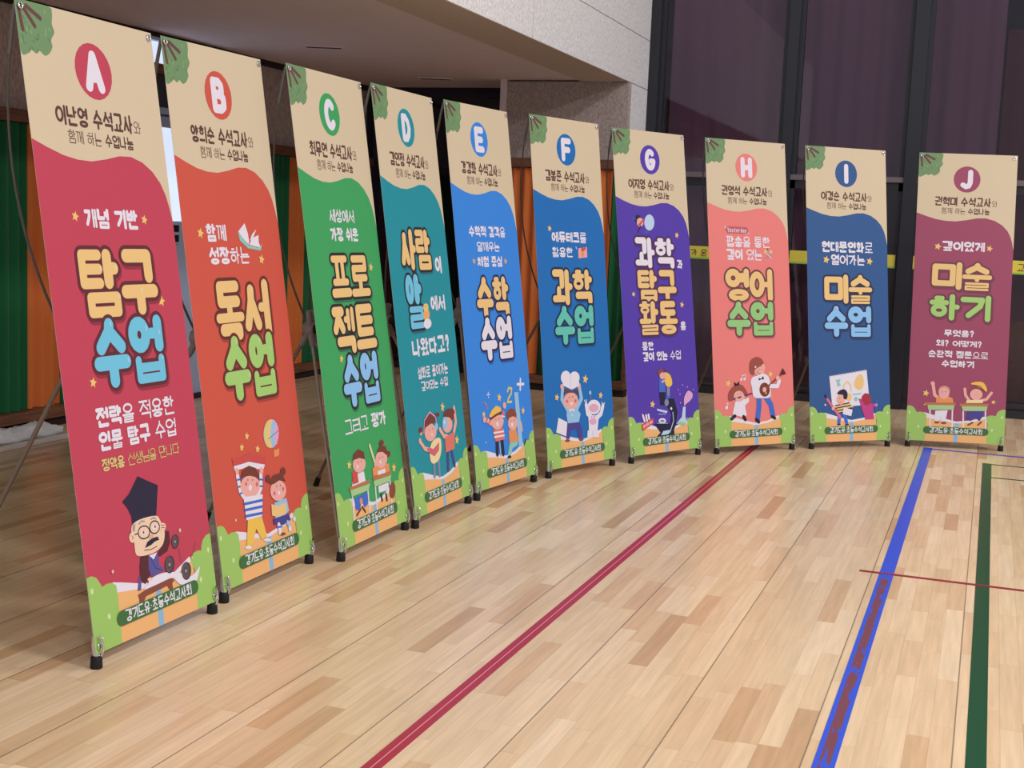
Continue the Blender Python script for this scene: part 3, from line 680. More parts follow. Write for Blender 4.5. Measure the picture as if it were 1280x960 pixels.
  ('p','lim2',((41.1,163.7),(47.8,165),(46,166.4),(39.3,164.8))),
  ('e','pink2',(43.6,148.3),(0.4,0),(0,0.4)),
  ('e','pink2',(43.7,153.3),(0.4,0),(0,0.4)),
  ('e','pink2',(46.4,143.3),(0.4,0),(0,0.4)),
  ('e','pink2',(42.2,145.7),(0.4,0),(0,0.4)),
  ('e','pink2',(50.3,144.6),(0.4,0),(0,0.4)),
  ('e','pink2',(55.4,146.4),(0.4,0),(0,0.4)),
  ('e','pink2',(53.8,151.2),(0.4,0),(0,0.4)),
  ('e','pink2',(48.7,162.3),(0.4,0),(0,0.4)),
 ],
 'H': [
  ('l','rose',3.99,((14.8,53.2),(27.6,53.3))),
  ('t','Yesterday','y','white',(13.9,52),(28.5,54.6)),
  ('e','white',(12.4,51.7),(0.5,0),(0,0.5)),
  ('e','white',(29.7,54.9),(0.4,0),(0,0.4)),
  ('t','*팝송*을 통한','m','white',(12.9,57.1),(46,62.9)),
  ('t','*깊이* 있는','m','white',(12.7,64.7),(39.8,70.5)),
  ('l','grey4',0.62,((42,69.3),(47,66.3))),
  ('l','ltblue',0.62,((42.2,66),(46.7,69.4))),
  ('e','lime',(42,65.5),(1.2,-0),(-0,1.1)),
  ('e','lime',(46.2,65.6),(1.2,-0),(-0,1.1)),
  ('e','maroon',(43.9,63.9),(0.5,0),(0,0.5)),
  ('b','영어','yel',(11.6,76.1),(46.4,94.7)),
  ('b','수업','lim2',(12,95.6),(46.2,115.1)),
  ('s','star',(10.5,143.2),2.2),
  ('s','star',(42.5,138.5),2.1),
  ('s','star',(42.8,151.6),0.8),
  ('e','white',(20.3,141.2),(0.8,0),(0,0.8)),
  ('e','white',(22.7,141),(0.8,0),(0,0.8)),
  ('l','white',0.45,((20.9,141.1),(21,138.8),(23.6,138.4),(23.5,140.8))),
  ('e','white',(8.8,157.3),(1,0),(0,1)),
  ('l','white',0.44,((9.6,157.1),(9.1,154.7),(10.5,155.3))),
  ('l','blue4',3.62,((33.3,152.1),(33,157.8),(31.7,164.6))),
  ('l','blue4',3.63,((38.7,152.2),(42.1,156.6),(43.4,163.1))),
  ('l','black',2.17,((30.7,165.1),(32.4,166.5))),
  ('l','black',1.83,((42.6,163.7),(44.8,164.8))),
  ('P','hair',((10.2,152.9),(11,148),(15.2,144.6),(20.3,144.2),(23.8,147.7),(24.8,151.1),(22,150.7),(14.5,151.3),(13.4,153.4))),
  ('p','black',((14.9,142.4),(16.7,143.6),(18.9,142.1),(18.6,144.5),(16.6,144.7),(15.1,145))),
  ('p','white',((15.4,153.8),(23.8,152.5),(25.6,151.6),(25.5,154.2),(22.4,156.6),(23.5,162.3),(19.5,163.1),(12.9,161.3))),
  ('l','black',2.05,((12.3,163.9),(14.7,162.4))),
  ('l','black',1.97,((21.1,162.9),(22.4,164.8))),
  ('l','grey4',0.27,((12.7,163.2),(14,164.3))),
  ('e','skin',(18.2,150.9),(3.8,0.2),(-0.2,3.2)),
  ('e','brown',(16.9,149.8),(0.3,0),(0,0.3)),
  ('e','brown',(19.3,149.6),(0.3,0),(0,0.3)),
  ('l','maroon',0.27,((17.4,152.1),(19,152))),
  ('l','plum',0.89,((14,152.5),(29.4,149.2))),
  ('e','skin',(21.2,151.5),(1.3,0),(0,1.3)),
  ('e','skin',(16.5,152.4),(0.8,0),(0,0.8)),
  ('P','hair',((26.7,133.4),(28,129.9),(32.1,128.1),(36.1,129.3),(37.8,132.6),(35.9,134.5),(30.8,135.3),(29.8,138.7),(27.2,137.4))),
  ('e','skin',(34.3,136.5),(3.7,0.1),(-0.1,3)),
  ('p','hair',((28.1,132.8),(33.1,128.4),(37.5,131.8),(34.9,133.7),(30,135.9))),
  ('e','skin',(37.1,134.4),(1.4,0),(-0.1,2.2)),
  ('e','white',(31.3,134),(0.6,0),(0,0.6)),
  ('e','brown',(34,135.7),(0.3,0),(0,0.3)),
  ('e','brown',(36,135.5),(0.3,0),(0,0.3)),
  ('l','maroon',0.36,((32.9,137.8),(34.9,137.9))),
  ('e','red3',(32.5,136.8),(0.5,0),(0,0.5)),
  ('P','white',((28.8,140.1),(32.6,139.1),(37.4,138.1),(41.5,141.1),(41.8,151.5),(35.1,152.5),(29.2,151.6),(28.1,146.3),(27.2,142.6))),
  ('p','black',((33.2,140.4),(35.1,141.1),(37,139.4),(37.4,141.5),(35.4,141.4),(33.5,142.1))),
  ('e','brown',(37.6,147.6),(4,0.2),(-0.2,4.2)),
  ('l','brown2',1.27,((39.4,146.3),(51.7,138.3))),
  ('p','maroon',((49.8,138.4),(52.1,135),(54.6,138.5),(52.1,139.2))),
  ('l','white',2.55,((43,145.6),(47.5,145.8),(49,142.6))),
  ('e','skin',(37.5,147.6),(1.5,0),(0,1.5)),
  ('e','skin',(48.1,141),(1.6,0),(0,1.6)),
  ('e','cream2',(38.5,149.6),(0.5,0),(0,0.5)),
 ],
 'I': [
  ('t','*현대문인화*로','m','white',(10.7,58),(49.2,64)),
  ('t','*열*어가는','M','white',(17.4,65.9),(43.1,71.7)),
  ('s','star',(13.9,69),2.5),
  ('s','star',(46.3,69.3),2.5),
  ('b','미술','yel',(12.5,78.1),(47.6,95.4)),
  ('b','수업','sky3',(12.3,97.4),(46.5,115.7)),
  ('p','white',((14.6,140.1),(42.5,136.4),(44.5,157.8),(16.5,159.4))),
  ('l','grey4',0.42,((15.5,140.5),(15.4,139.3))),
  ('l','grey4',0.42,((17.8,140.2),(17.7,138.9))),
  ('l','grey4',0.42,((20.2,139.9),(20,138.6))),
  ('l','grey4',0.42,((22.5,139.6),(22.3,138.3))),
  ('l','grey4',0.42,((24.8,139.3),(24.7,138))),
  ('l','grey4',0.42,((27.1,139),(27,137.7))),
  ('l','grey4',0.42,((29.4,138.6),(29.3,137.4))),
  ('l','grey4',0.42,((31.8,138.3),(31.6,137))),
  ('l','grey4',0.42,((34.1,138),(34,136.7))),
  ('l','grey4',0.42,((36.4,137.7),(36.3,136.4))),
  ('l','grey4',0.42,((38.8,137.4),(38.7,136.1))),
  ('l','grey4',0.42,((41.1,137),(41,135.8))),
  ('p','teal2',((19.2,142.4),(23,141.9),(21.9,144),(23.1,146),(20.3,146.4),(20.1,144.1))),
  ('P','yel',((33.3,143.3),(36.2,139.5),(39.3,139.8),(40.2,143.7),(39.2,147.5),(36,148.7),(33.3,146.4))),
  ('l','yel',0.84,((24.4,149.2),(25.3,145.4),(28.1,143.5),(30.2,145.8),(30.6,149.3))),
  ('e','yel',(28.9,153.1),(2.2,0),(-0.1,2.5)),
  ('l','teal2',0.84,((32.1,151.5),(37.8,151))),
  ('e','teal2',(34,154.3),(1.4,0),(0,1.4)),
  ('l','blue4',2.38,((21.8,162.7),(21,168.6))),
  ('l','blue4',2.38,((25.1,162.8),(26.8,168.7))),
  ('l','navy',0.84,((20.1,169.6),(21.9,169.6))),
  ('l','navy',0.84,((25.9,170),(28.1,169.8))),
  ('p','yel',((18,157.6),(28.8,156.3),(32,159.1),(21,163.2))),
  ('l','navy',0.7,((18.8,158.1),(29,156.5))),
  ('l','navy',0.7,((19.3,159.6),(29.9,158.1))),
  ('l','navy',0.7,((19.8,161.2),(30.8,159.6))),
  ('l','navy',0.7,((20.3,162.7),(31.7,161.2))),
  ('p','white',((24.9,159.2),(31.4,160.8),(30.3,164.7),(24,163.3))),
  ('e','skin',(22.7,154.4),(3.1,0.1),(-0.1,3.1)),
  ('P','navy',((20.2,151),(22.1,148.8),(26,148.3),(27.9,151.1),(26.9,154.3),(24.7,153.6),(24.3,151.6))),
  ('e','brown',(22,153.6),(0.3,0),(0,0.3)),
  ('e','red3',(22.2,156.1),(0.4,0),(0,0.4)),
  ('l','pinkb',1.67,((12.2,153.4),(22.4,165.7))),
  ('l','navy',1.11,((11.2,151.6),(12.2,153.4))),
  ('e','skin',(16.9,159.8),(1.1,0),(0,1.1)),
  ('e','white',(11.2,157.4),(0.6,0),(0,0.6)),
  ('e','hair2',(41.8,155.2),(3.8,0.1),(-0.1,4.4)),
  ('p','magenta',((35.9,153.8),(37.7,154.4),(40.5,158),(46.7,158.6),(47.4,166.9),(40.9,167),(38.8,161.6))),
  ('l','magenta',1.98,((44.4,158.3),(48.6,158.4))),
  ('e','skin',(49.2,158.2),(1,0),(0,1)),
  ('l','blue4',0.71,((49.3,155.1),(48.8,161.5))),
 ],
 'J': [
  ('t','*깊이있게*','m','white',(16.6,55),(43,60.6)),
  ('s','star',(14,58.4),2.3),
  ('s','star',(45.5,58.5),2.1),
  ('b','미술','yel',(11.7,68),(47.7,84.7)),
  ('b','하기','lim',(11,88.1),(47.8,103.9)),
  ('t','*무엇을?*','m','white',(20.3,110.3),(38.8,114)),
  ('t','*왜? 어떻게?*','m','white',(15.8,116.7),(43.8,120.3)),
  ('t','*순환적 질문*으로','m','white',(11.3,123.4),(48.2,127.3)),
  ('t','*수업하기*','m','white',(19.7,129.2),(39.8,133.2)),
  ('s','star',(11.1,150.3),2.2),
  ('s','star',(52.4,153.9),1.5),
  ('l','white',0.85,((14,160.5),(14.5,172.1))),
  ('l','white',0.85,((27.7,159.8),(28,172.1))),
  ('l','white',0.85,((34.3,160.1),(34.8,172.4))),
  ('l','white',0.85,((47.8,159.4),(48.3,171.1))),
  ('p','white',((17.3,160.9),(24.8,160.3),(23.7,167.4),(21.3,167.6),(20.7,164.4),(18.9,167.7),(16.9,166.6))),
  ('e','brown2',(18.6,168.2),(1.6,-0.1),(0,0.7)),
  ('e','brown2',(22.8,168.3),(1.8,-0.1),(0,0.7)),
  ('p','purple2',((36.5,160.6),(46.6,159.2),(46.8,162.2),(44.5,166),(41.4,164.1),(39.1,166.3),(36.1,165.2))),
  ('l','brown2',1.09,((37.7,168.8),(40.3,167.2))),
  ('l','brown2',1.09,((43.7,168.5),(45.5,166.7))),
  ('l','skin',1.95,((15.1,144.4),(16.4,151.1),(19.3,153.2))),
  ('e','skin',(14.9,144),(1.3,0),(0,1.3)),
  ('p','orange2',((17.5,152.5),(22.2,151),(27.3,152.4),(28.2,155.4),(17.4,156))),
  ('e','hair3',(22.1,148.3),(3.6,-0.2),(0.1,3.2)),
  ('e','skin',(22.1,149.8),(3.2,-0.2),(0.2,3.5)),
  ('e','pink3',(21.9,150.1),(1.7,0),(0,1.7)),
  ('e','brown',(20.9,149),(0.3,0),(0,0.3)),
  ('e','brown',(23.1,148.8),(0.3,0),(0,0.3)),
  ('e','brown2',(41.6,148.6),(4.1,-0.2),(0.1,3.2)),
  ('e','skin',(41.7,149.6),(3.8,-0.2),(0.2,3.5)),
  ('e','pink3',(41.4,149.9),(1.7,0),(0,1.7)),
  ('l','skin',1.71,((34.6,146.5),(35.2,150.4),(37.7,153.7))),
  ('l','skin',1.7,((50.9,148.2),(48.1,152.3),(44.6,153.4))),
  ('p','cream2',((36.1,153.3),(46.1,152.6),(45.9,154.8),(35.6,155.3))),
  ('P','yel2',((38.2,143.2),(41,141.8),(45.6,142),(48,145.8),(47.3,147.8),(43.6,145.1))),
  ('l','brown2',0.61,((39.3,143.8),(43.6,144.3),(47.1,147.6))),
  ('p','brown3',((10.4,156.1),(29.4,155.4),(29.5,157),(10.5,157.7))),
  ('p','lime3',((12.3,157.6),(28.7,157),(28.4,159.9),(13,160.6))),
  ('p','brown3',((31.8,155.8),(49.6,155),(49.6,156.6),(31.9,157.4))),
  ('p','lime3',((33.1,157.3),(48.9,156.7),(48.4,159.6),(34.1,160.3))),
  ('e','orange2',(10.5,157.5),(0.6,-0),(0,0.6)),
 ],
}

# ------------------------------------------------------------------ the hall: floor, walls, balcony, glass
def math_node(nt, op, a, b=None):
    n = nt.nodes.new('ShaderNodeMath'); n.operation = op
    for i, v in enumerate((a, b)):
        if v is None: continue
        if isinstance(v, (int, float)): n.inputs[i].default_value = v
        else: nt.links.new(v, n.inputs[i])
    return n.outputs[0]
def floor_material():
    m = bpy.data.materials.new('maple_strip_floor'); m.use_nodes = True; nt = m.node_tree; b = nt.nodes['Principled BSDF']
    tc = nt.nodes.new('ShaderNodeTexCoord'); sp = nt.nodes.new('ShaderNodeSeparateXYZ'); nt.links.new(tc.outputs['Object'], sp.inputs[0])
    X, Y = sp.outputs[0], sp.outputs[1]
    xs = math_node(nt, 'DIVIDE', X, .0575); row = math_node(nt, 'FLOOR', xs); fx = math_node(nt, 'SUBTRACT', xs, row)
    wn = nt.nodes.new('ShaderNodeTexWhiteNoise'); wn.noise_dimensions = '1D'; nt.links.new(row, wn.inputs['W'])
    ys = math_node(nt, 'ADD', math_node(nt, 'DIVIDE', Y, math_node(nt, 'ADD', math_node(nt, 'MULTIPLY', wn.outputs[0], .25), .36)), math_node(nt, 'MULTIPLY', wn.outputs[0], 37.0))
    idn = math_node(nt, 'FLOOR', ys); fy = math_node(nt, 'SUBTRACT', ys, idn)
    cb = nt.nodes.new('ShaderNodeCombineXYZ'); nt.links.new(row, cb.inputs[0]); nt.links.new(idn, cb.inputs[1])
    w2 = nt.nodes.new('ShaderNodeTexWhiteNoise'); w2.noise_dimensions = '2D'; nt.links.new(cb.outputs[0], w2.inputs['Vector'])
    cr = nt.nodes.new('ShaderNodeValToRGB'); e = cr.color_ramp.elements
    e[0].position = 0; e[0].color = (*lin((194,156,116)), 1); e[1].position = 1; e[1].color = (*lin((233,206,172)), 1)
    for p, c in ((.05, (208,170,130)), (.16, (219,186,148)), (.6, (225,195,158)), (.85, (229,200,164))):
        k = cr.color_ramp.elements.new(p); k.color = (*lin(c), 1)
    nt.links.new(w2.outputs[0], cr.inputs[0])
    mp = nt.nodes.new('ShaderNodeMapping'); mp.inputs['Scale'].default_value = (60, 3.5, 1); nt.links.new(tc.outputs['Object'], mp.inputs[0])
    av = nt.nodes.new('ShaderNodeVectorMath'); av.operation = 'ADD'; nt.links.new(mp.outputs[0], av.inputs[0]); nt.links.new(w2.outputs['Color'], av.inputs[1])
    nz = nt.nodes.new('ShaderNodeTexNoise'); nz.inputs['Scale'].default_value = 1.0; nz.inputs['Detail'].default_value = 5; nt.links.new(av.outputs[0], nz.inputs['Vector'])
    g = nt.nodes.new('ShaderNodeMapRange'); g.inputs['From Min'].default_value = .3; g.inputs['From Max'].default_value = .7; g.inputs['To Min'].default_value = .88; g.inputs['To Max'].default_value = 1.06; nt.links.new(nz.outputs['Fac'], g.inputs['Value'])
    # seams: fine between strips, a dark gap every sixth strip, and at the strip ends
    ex = math_node(nt, 'MINIMUM', fx, math_node(nt, 'SUBTRACT', 1.0, fx)); seam = math_node(nt, 'LESS_THAN', ex, .018)
    ey = math_node(nt, 'LESS_THAN', fy, .005)
    x6 = math_node(nt, 'DIVIDE', X, .345); f6 = math_node(nt, 'SUBTRACT', x6, math_node(nt, 'FLOOR', x6)); gap = math_node(nt, 'LESS_THAN', f6, .011)
    dk = math_node(nt, 'MULTIPLY', math_node(nt, 'SUBTRACT', 1.0, math_node(nt, 'MULTIPLY', math_node(nt, 'MAXIMUM', seam, ey), .16)), math_node(nt, 'SUBTRACT', 1.0, math_node(nt, 'MULTIPLY', gap, .6)))
    vm = nt.nodes.new('ShaderNodeVectorMath'); vm.operation = 'SCALE'; nt.links.new(cr.outputs[0], vm.inputs[0]); nt.links.new(math_node(nt, 'MULTIPLY', dk, g.outputs[0]), vm.inputs['Scale'])
    nt.links.new(vm.outputs[0], b.inputs['Base Color'])
    b.inputs['Roughness'].default_value = .27; b.inputs['Specular IOR Level'].default_value = .5
    return m
def granite(name, a, bcol, scale=90):
    m = bpy.data.materials.new(name); m.use_nodes = True; nt = m.node_tree; b = nt.nodes['Principled BSDF']
    tc = nt.nodes.new('ShaderNodeTexCoord'); nz = nt.nodes.new('ShaderNodeTexNoise'); nz.inputs['Scale'].default_value = scale; nz.inputs['Detail'].default_value = 3
    mp = nt.nodes.new('ShaderNodeMapping'); mp.inputs['Scale'].default_value = (1, 1, .45); nt.links.new(tc.outputs['Object'], mp.inputs[0]); nt.links.new(mp.outputs[0], nz.inputs['Vector'])
    cr = nt.nodes.new('ShaderNodeValToRGB'); e = cr.color_ramp.elements; e[0].position = .36; e[0].color = (*lin(a), 1); e[1].position = .64; e[1].color = (*lin(bcol), 1)
    nt.links.new(nz.outputs['Fac'], cr.inputs[0]); nt.links.new(cr.outputs[0], b.inputs['Base Color']); b.inputs['Roughness'].default_value = .8; b.inputs['Specular IOR Level'].default_value = .2
    return m
def wood(name, a, bcol):
    m = bpy.data.materials.new(name); m.use_nodes = True; nt = m.node_tree; b = nt.nodes['Principled BSDF']
    tc = nt.nodes.new('ShaderNodeTexCoord'); mp = nt.nodes.new('ShaderNodeMapping'); mp.inputs['Scale'].default_value = (4, 4, 60); nz = nt.nodes.new('ShaderNodeTexNoise'); nz.inputs['Scale'].default_value = 1.5; nz.inputs['Detail'].default_value = 5
    nt.links.new(tc.outputs['Object'], mp.inputs[0]); nt.links.new(mp.outputs[0], nz.inputs['Vector'])
    cr = nt.nodes.new('ShaderNodeValToRGB'); e = cr.color_ramp.elements; e[0].position = .3; e[0].color = (*lin(a), 1); e[1].position = .7; e[1].color = (*lin(bcol), 1)
    nt.links.new(nz.outputs['Fac'], cr.inputs[0]); nt.links.new(cr.outputs[0], b.inputs['Base Color']); b.inputs['Roughness'].default_value = .5
    return m
def fabric(name, rgb):
    m = bpy.data.materials.new(name); m.use_nodes = True; nt = m.node_tree; b = nt.nodes['Principled BSDF']
    tc = nt.nodes.new('ShaderNodeTexCoord'); wv = nt.nodes.new('ShaderNodeTexNoise'); wv.inputs['Scale'].default_value = 300
    mx = nt.nodes.new('ShaderNodeMix'); mx.data_type = 'RGBA'; c = lin(rgb); mx.inputs[6].default_value = (*[x*.82 for x in c], 1); mx.inputs[7].default_value = (*[min(1, x*1.15) for x in c], 1)
    nt.links.new(tc.outputs['Object'], wv.inputs['Vector']); nt.links.new(wv.outputs['Fac'], mx.inputs[0]); nt.links.new(mx.outputs[2], b.inputs['Base Color'])
    b.inputs['Roughness'].default_value = .75; b.inputs['Sheen Weight'].default_value = .2; b.inputs['Specular IOR Level'].default_value = .2
    return m
M_floor = floor_material()
M_wall = granite('brown_wall', (168,150,146), (200,184,178), 70)
M_gran = granite('grey_granite', (206,204,206), (242,241,244), 110)
M_granb = granite('pier_granite', (160,146,142), (192,178,174), 110)
M_soffit = mat('soffit_paint', (234,220,226), .9, .1, var=.05, scale=6)
M_beam = mat('beam_plaster', (206,192,182), .9, .1, var=.06, scale=10)
M_joint = mat('dark_joint', (70,64,60), .9)
M_white = mat('cool_lit_white_paint', (178,190,220), .5)  # white paint with the cool light on the door mixed into its colour
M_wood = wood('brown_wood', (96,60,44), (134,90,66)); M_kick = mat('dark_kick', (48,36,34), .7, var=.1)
M_frame = mat('dark_aluminium', (34,36,47), .4, .5)
M_rail = mat('grey_rail', (110,100,106), .4, .5)
M_green = fabric('green_fabric', (20,98,58)); M_orange = fabric('orange_fabric', (214,116,56)); M_maroon = fabric('maroon_curtain', (184,138,158)); M_dred = fabric('dark_red_curtain', (130,62,66))
def glass_material():
    m = bpy.data.materials.new('dark_glass'); m.use_nodes = True; nt = m.node_tree; nt.nodes.clear()
    out = nt.nodes.new('ShaderNodeOutputMaterial'); mix = nt.nodes.new('ShaderNodeMixShader'); tr = nt.nodes.new('ShaderNodeBsdfTransparent'); gl = nt.nodes.new('ShaderNodeBsdfGlossy'); fr = nt.nodes.new('ShaderNodeFresnel')
    tr.inputs[0].default_value = (.72, .69, .75, 1); gl.inputs[0].default_value = (.9, .92, 1, 1); gl.inputs['Roughness'].default_value = .02; fr.inputs[0].default_value = 1.5
    nt.links.new(fr.outputs[0], mix.inputs[0]); nt.links.new(tr.outputs[0], mix.inputs[1]); nt.links.new(gl.outputs[0], mix.inputs[2]); nt.links.new(mix.outputs[0], out.inputs[0])
    return m
M_glass = glass_material()

ZS = 2.385          # underside of the balcony
YG = 10.45          # glass wall
struct(boxobj('floor', M_floor, (-5.6, -3, -.1, 6, 10.9, 0)))
struct(boxobj('wall_left', M_wall, (-5.35, 2.0, 0, -5.15, YG-.03, ZS)))
struct(boxobj('ceiling', M_soffit, (-5.35, 1.0, ZS, -3.06, YG-.03, ZS+.12)))
k = MB(); k.box(-3.055, 1.0, ZS-.012, -2.685, 9.82, ZS+.004); struct(k.build('trim_1', M_beam))
# balcony front of granite slabs with joints
k = MB()
for j, y0 in enumerate((1.0, 4.4, 7.6)):
    y1 = (4.4, 7.6, YG-.03)[j]
    k.box(-2.80, y0+.003, ZS-.010, -2.68, y1-.003, ZS+.36); k.box(-2.80, y0+.003, ZS+.366, -2.68, y1-.003, 3.7)
k.box(-2.8, 1.0, ZS+.006, -2.69, YG-.03, 3.7, 1)
struct(k.build('wall_balcony', [M_gran, M_joint]))
k = MB(); k.box(-3.66, 9.83, 0, -2.68, 9.90, ZS-.014, 0); k.box(-3.66, 9.90, 0, -2.80, YG-.03, ZS, 0); k.box(-2.795, 9.906, 0, -2.68, YG-.03, ZS-.016, 1); k.box(-2.81, 9.84, 0, -2.69, YG-.03, ZS, 2)
k.box(-3.70, 9.80, 0, -3.655, 9.9, ZS, 3)
struct(k.build('wall_pier', [M_granb, M_gran, M_joint, M_soffit]))
k = MB(); k.box(-5.15, 2.0, ZS-.035, -5.09, YG-.03, ZS); struct(k.build('trim_2', M_kick))  # dark trim strip; its colour also paints the shadow gap under the soffit
# glass wall in four bays, dark frames
bays = ((-5.15, -3.72), (-2.60, -1.60), (-1.52, -.68), (-.58, .40), (.50, 2.2))
for x0, x1 in bays:
    k = MB(); f = .035
    k.box(x0, YG-.03, 0, x1, YG+.05, .06); k.box(x0, YG-.03, .09, x1, YG+.03, .115)
    if x0 > -5: k.box(x0, YG-.02, 1.64, x1, YG+.04, 1.70); k.box(x0, YG-.045, 1.705, x1, YG+.04, 1.745, 1)
    k.box(x0, YG-.02, 3.6, x1, YG+.04, 3.7); k.box(x0, YG-.02, .06, x0+f, YG+.04, 3.6); k.box(x1-f, YG-.02, .06, x1, YG+.04, 3.6)
    if x0 > -1: k.box(x0+f, YG-.02, .06, x0+f+.07, YG+.04, 1.64)
    if -2 < x0 < -1: k.box(x1-f-.08, YG-.02, .06, x1-f, YG+.04, 1.64)
    wo = struct(k.build('window_%d' % (bays.index((x0, x1))+1), [M_frame, M_rail]))
    boxobj('pane', M_glass, (x0+f, YG+.004, .06, x1-f, YG+.012, 3.6), wo)
for i, (x0, x1) in enumerate(((-2.68, -2.60), (-1.60, -1.52), (-.68, -.58), (.40, .50))):
    struct(boxobj('trim_%d' % (i+3), M_frame, (x0, YG-.06, 0, x1, YG+.06, 3.7)))
def pleated(name, m, p0, p1, z0, z1, wave, depth, parent=None, thick=.006, seed=1):
    """a hanging cloth between two floor points, folds along its length"""
    rnd = random.Random(seed); p0 = Vector((*p0, 0)); p1 = Vector((*p1, 0)); L = (p1-p0).length; d = (p1-p0)/L; n = Vector((-d.y, d.x, 0))
    N = max(8, int(L/wave*10)); zs = [z0+(z1-z0)*t/6 for t in range(7)]; ph = rnd.uniform(0, 6); k = MB()
    prof = [depth*(math.sin(2*math.pi*i/N*L/wave+ph)+.45*math.sin(2*math.pi*i/N*L/wave*.47+ph*2)) for i in range(N+1)]
    for side in (0, 1):
        vs = [p0+d*(L*i/N)+n*(prof[i]*(1-.25*j/6)+(thick if side else 0))+Vector((0, 0, z)) for j, z in enumerate(zs) for i in range(N+1)]
        fs = []
        for j in range(6):
            for i in range(N):
                q = (j*(N+1)+i, j*(N+1)+i+1, (j+1)*(N+1)+i+1, (j+1)*(N+1)+i); fs.append(q if not side else q[::-1])
        k.add(vs, fs, 0, True)
    n2 = (N+1)*7
    for j in range(6):
        for i in (0, N): k.add([k.v[j*(N+1)+i], k.v[(j+1)*(N+1)+i], k.v[n2+(j+1)*(N+1)+i], k.v[n2+j*(N+1)+i]], [(0,1,2,3)])
    for i in range(N):
        for j in (0, 6): k.add([k.v[j*(N+1)+i], k.v[j*(N+1)+i+1], k.v[n2+j*(N+1)+i+1], k.v[n2+j*(N+1)+i]], [(0,1,2,3)])
    return k.build(name, m, parent)
tag(pleated('maroon_curtain', M_maroon, (-2.58, 10.72), (-.05, 10.72), .03, 3.6, .16, .022, seed=3), 'dark maroon floor-length curtain hanging behind the dark glass wall', 'curtain')
tag(pleated('dark_red_curtain', M_dred, (-.03, 10.70), (2.2, 10.70), .03, 2.86, .18, .02, seed=4), 'dark red curtain behind the glass at the far right, beside the maroon one', 'curtain')
struct(boxobj('wall_back', mat('night_dark', (36,30,38), .9), (-5.4, 10.82, 0, 2.4, 10.9, 3.7)))
# white doorway in the left wall
k = MB(); k.box(-5.15, 7.02, 0, -5.05, 7.12, ZS-.04); k.box(-5.15, 7.98, 0, -5.05, 8.05, ZS-.04); k.box(-5.15, 7.12, 2.33, -5.06, 7.98, ZS-.036); k.box(-5.15, 7.12, 1.88, -5.06, 7.98, 1.92)
d = struct(k.build('door_1', M_white))
k = MB(); k.box(-5.14, 7.13, .03, -5.09, 7.97, 1.2); k.box(-5.14, 7.13, 1.2, -5.09, 7.2, 1.87); k.box(-5.14, 7.9, 1.2, -5.09, 7.97, 1.87); k.box(-5.14, 7.2, 1.8, -5.09, 7.9, 1.87); k.build('door_leaf', M_white, d, .004)
def glow_pane():  # emission added so the upper doorway looks brightly lit
    m = mat('added_glow_glass', (210,222,244), .5); e = m.node_tree.nodes['Principled BSDF']; e.inputs['Emission Color'].default_value = (.66, .78, 1, 1); e.inputs['Emission Strength'].default_value = .8
    return m
boxobj('glowing_pane', glow_pane(), (-5.13, 7.2, 1.2, -5.11, 7.9, 1.8), d); boxobj('glowing_pane', glow_pane(), (-5.13, 7.12, 2.19, -5.105, 7.98, 2.345), d)
boxobj('transom_pane', mat('transom_glass', (56,58,70), .15, .6), (-5.13, 7.13, 1.92, -5.10, 7.97, 2.13), d)
boxobj('transom_bar', M_wood, (-5.13, 7.12, 2.13, -5.055, 7.98, 2.19), d)
boxobj('threshold', M_kick, (-5.15, 7.12, 0, -5.05, 7.98, .03), d)
t = empty('wall_switch', (-5.085, 7.5, 1.12)); tag(t, 'small white plate with two black squares on the white door behind banner A', 'switch')
boxobj('plate', M_white, (-.004, -.05, -.07, .008, .05, .07), t, .003)
for z in (-.035, .03): boxobj('button', mat('black_plastic', (30,30,34), .5), (.008, -.035, z-.02, .012, .035, z+.025), t)
# soffit slots
for i, (sx, sy, ang, lab) in enumerate(((-4.27, 7.98, .35, 'thin dark slot vent in the balcony underside above banner C'), (-4.23, 9.75, .35, 'thin dark slot vent in the balcony underside above banner E'))):
    t = empty('slot_vent', (sx, sy, ZS), ang); tag(t, lab, 'vent')
    k = MB(); k.box(-.13, -.03, -.006, .13, .03, .0); k.build('vent_frame', M_soffit, t); boxobj('slot', M_kick, (-.115, -.016, -.009, .115, .016, -.006), t)

# curtained wall frames: header rail, bottom rail, kick board, end posts
def curtain_frame(a, b, n, label):
    a = Vector((*a, 0)); b = Vector((*b, 0)); L = (b-a).length; rz = math.atan2((b-a).y, (b-a).x)
    t = empty('curtain_frame', a, rz); tag(t, label, 'curtain frame')
    boxobj('header_rail', M_wood, (0, .0, 1.715, L, .10, 1.785), t, .004)
    boxobj('bottom_rail', M_wood, (0, -.03, .055, L, .10, .115), t, .004)
    boxobj('kick_board', M_kick, (0, .0, 0, L, .10, .055), t)
    for x in (0, L-.03): boxobj('post', M_wood, (x, .015, .115, x+.03, .095, 1.715), t)
    return t
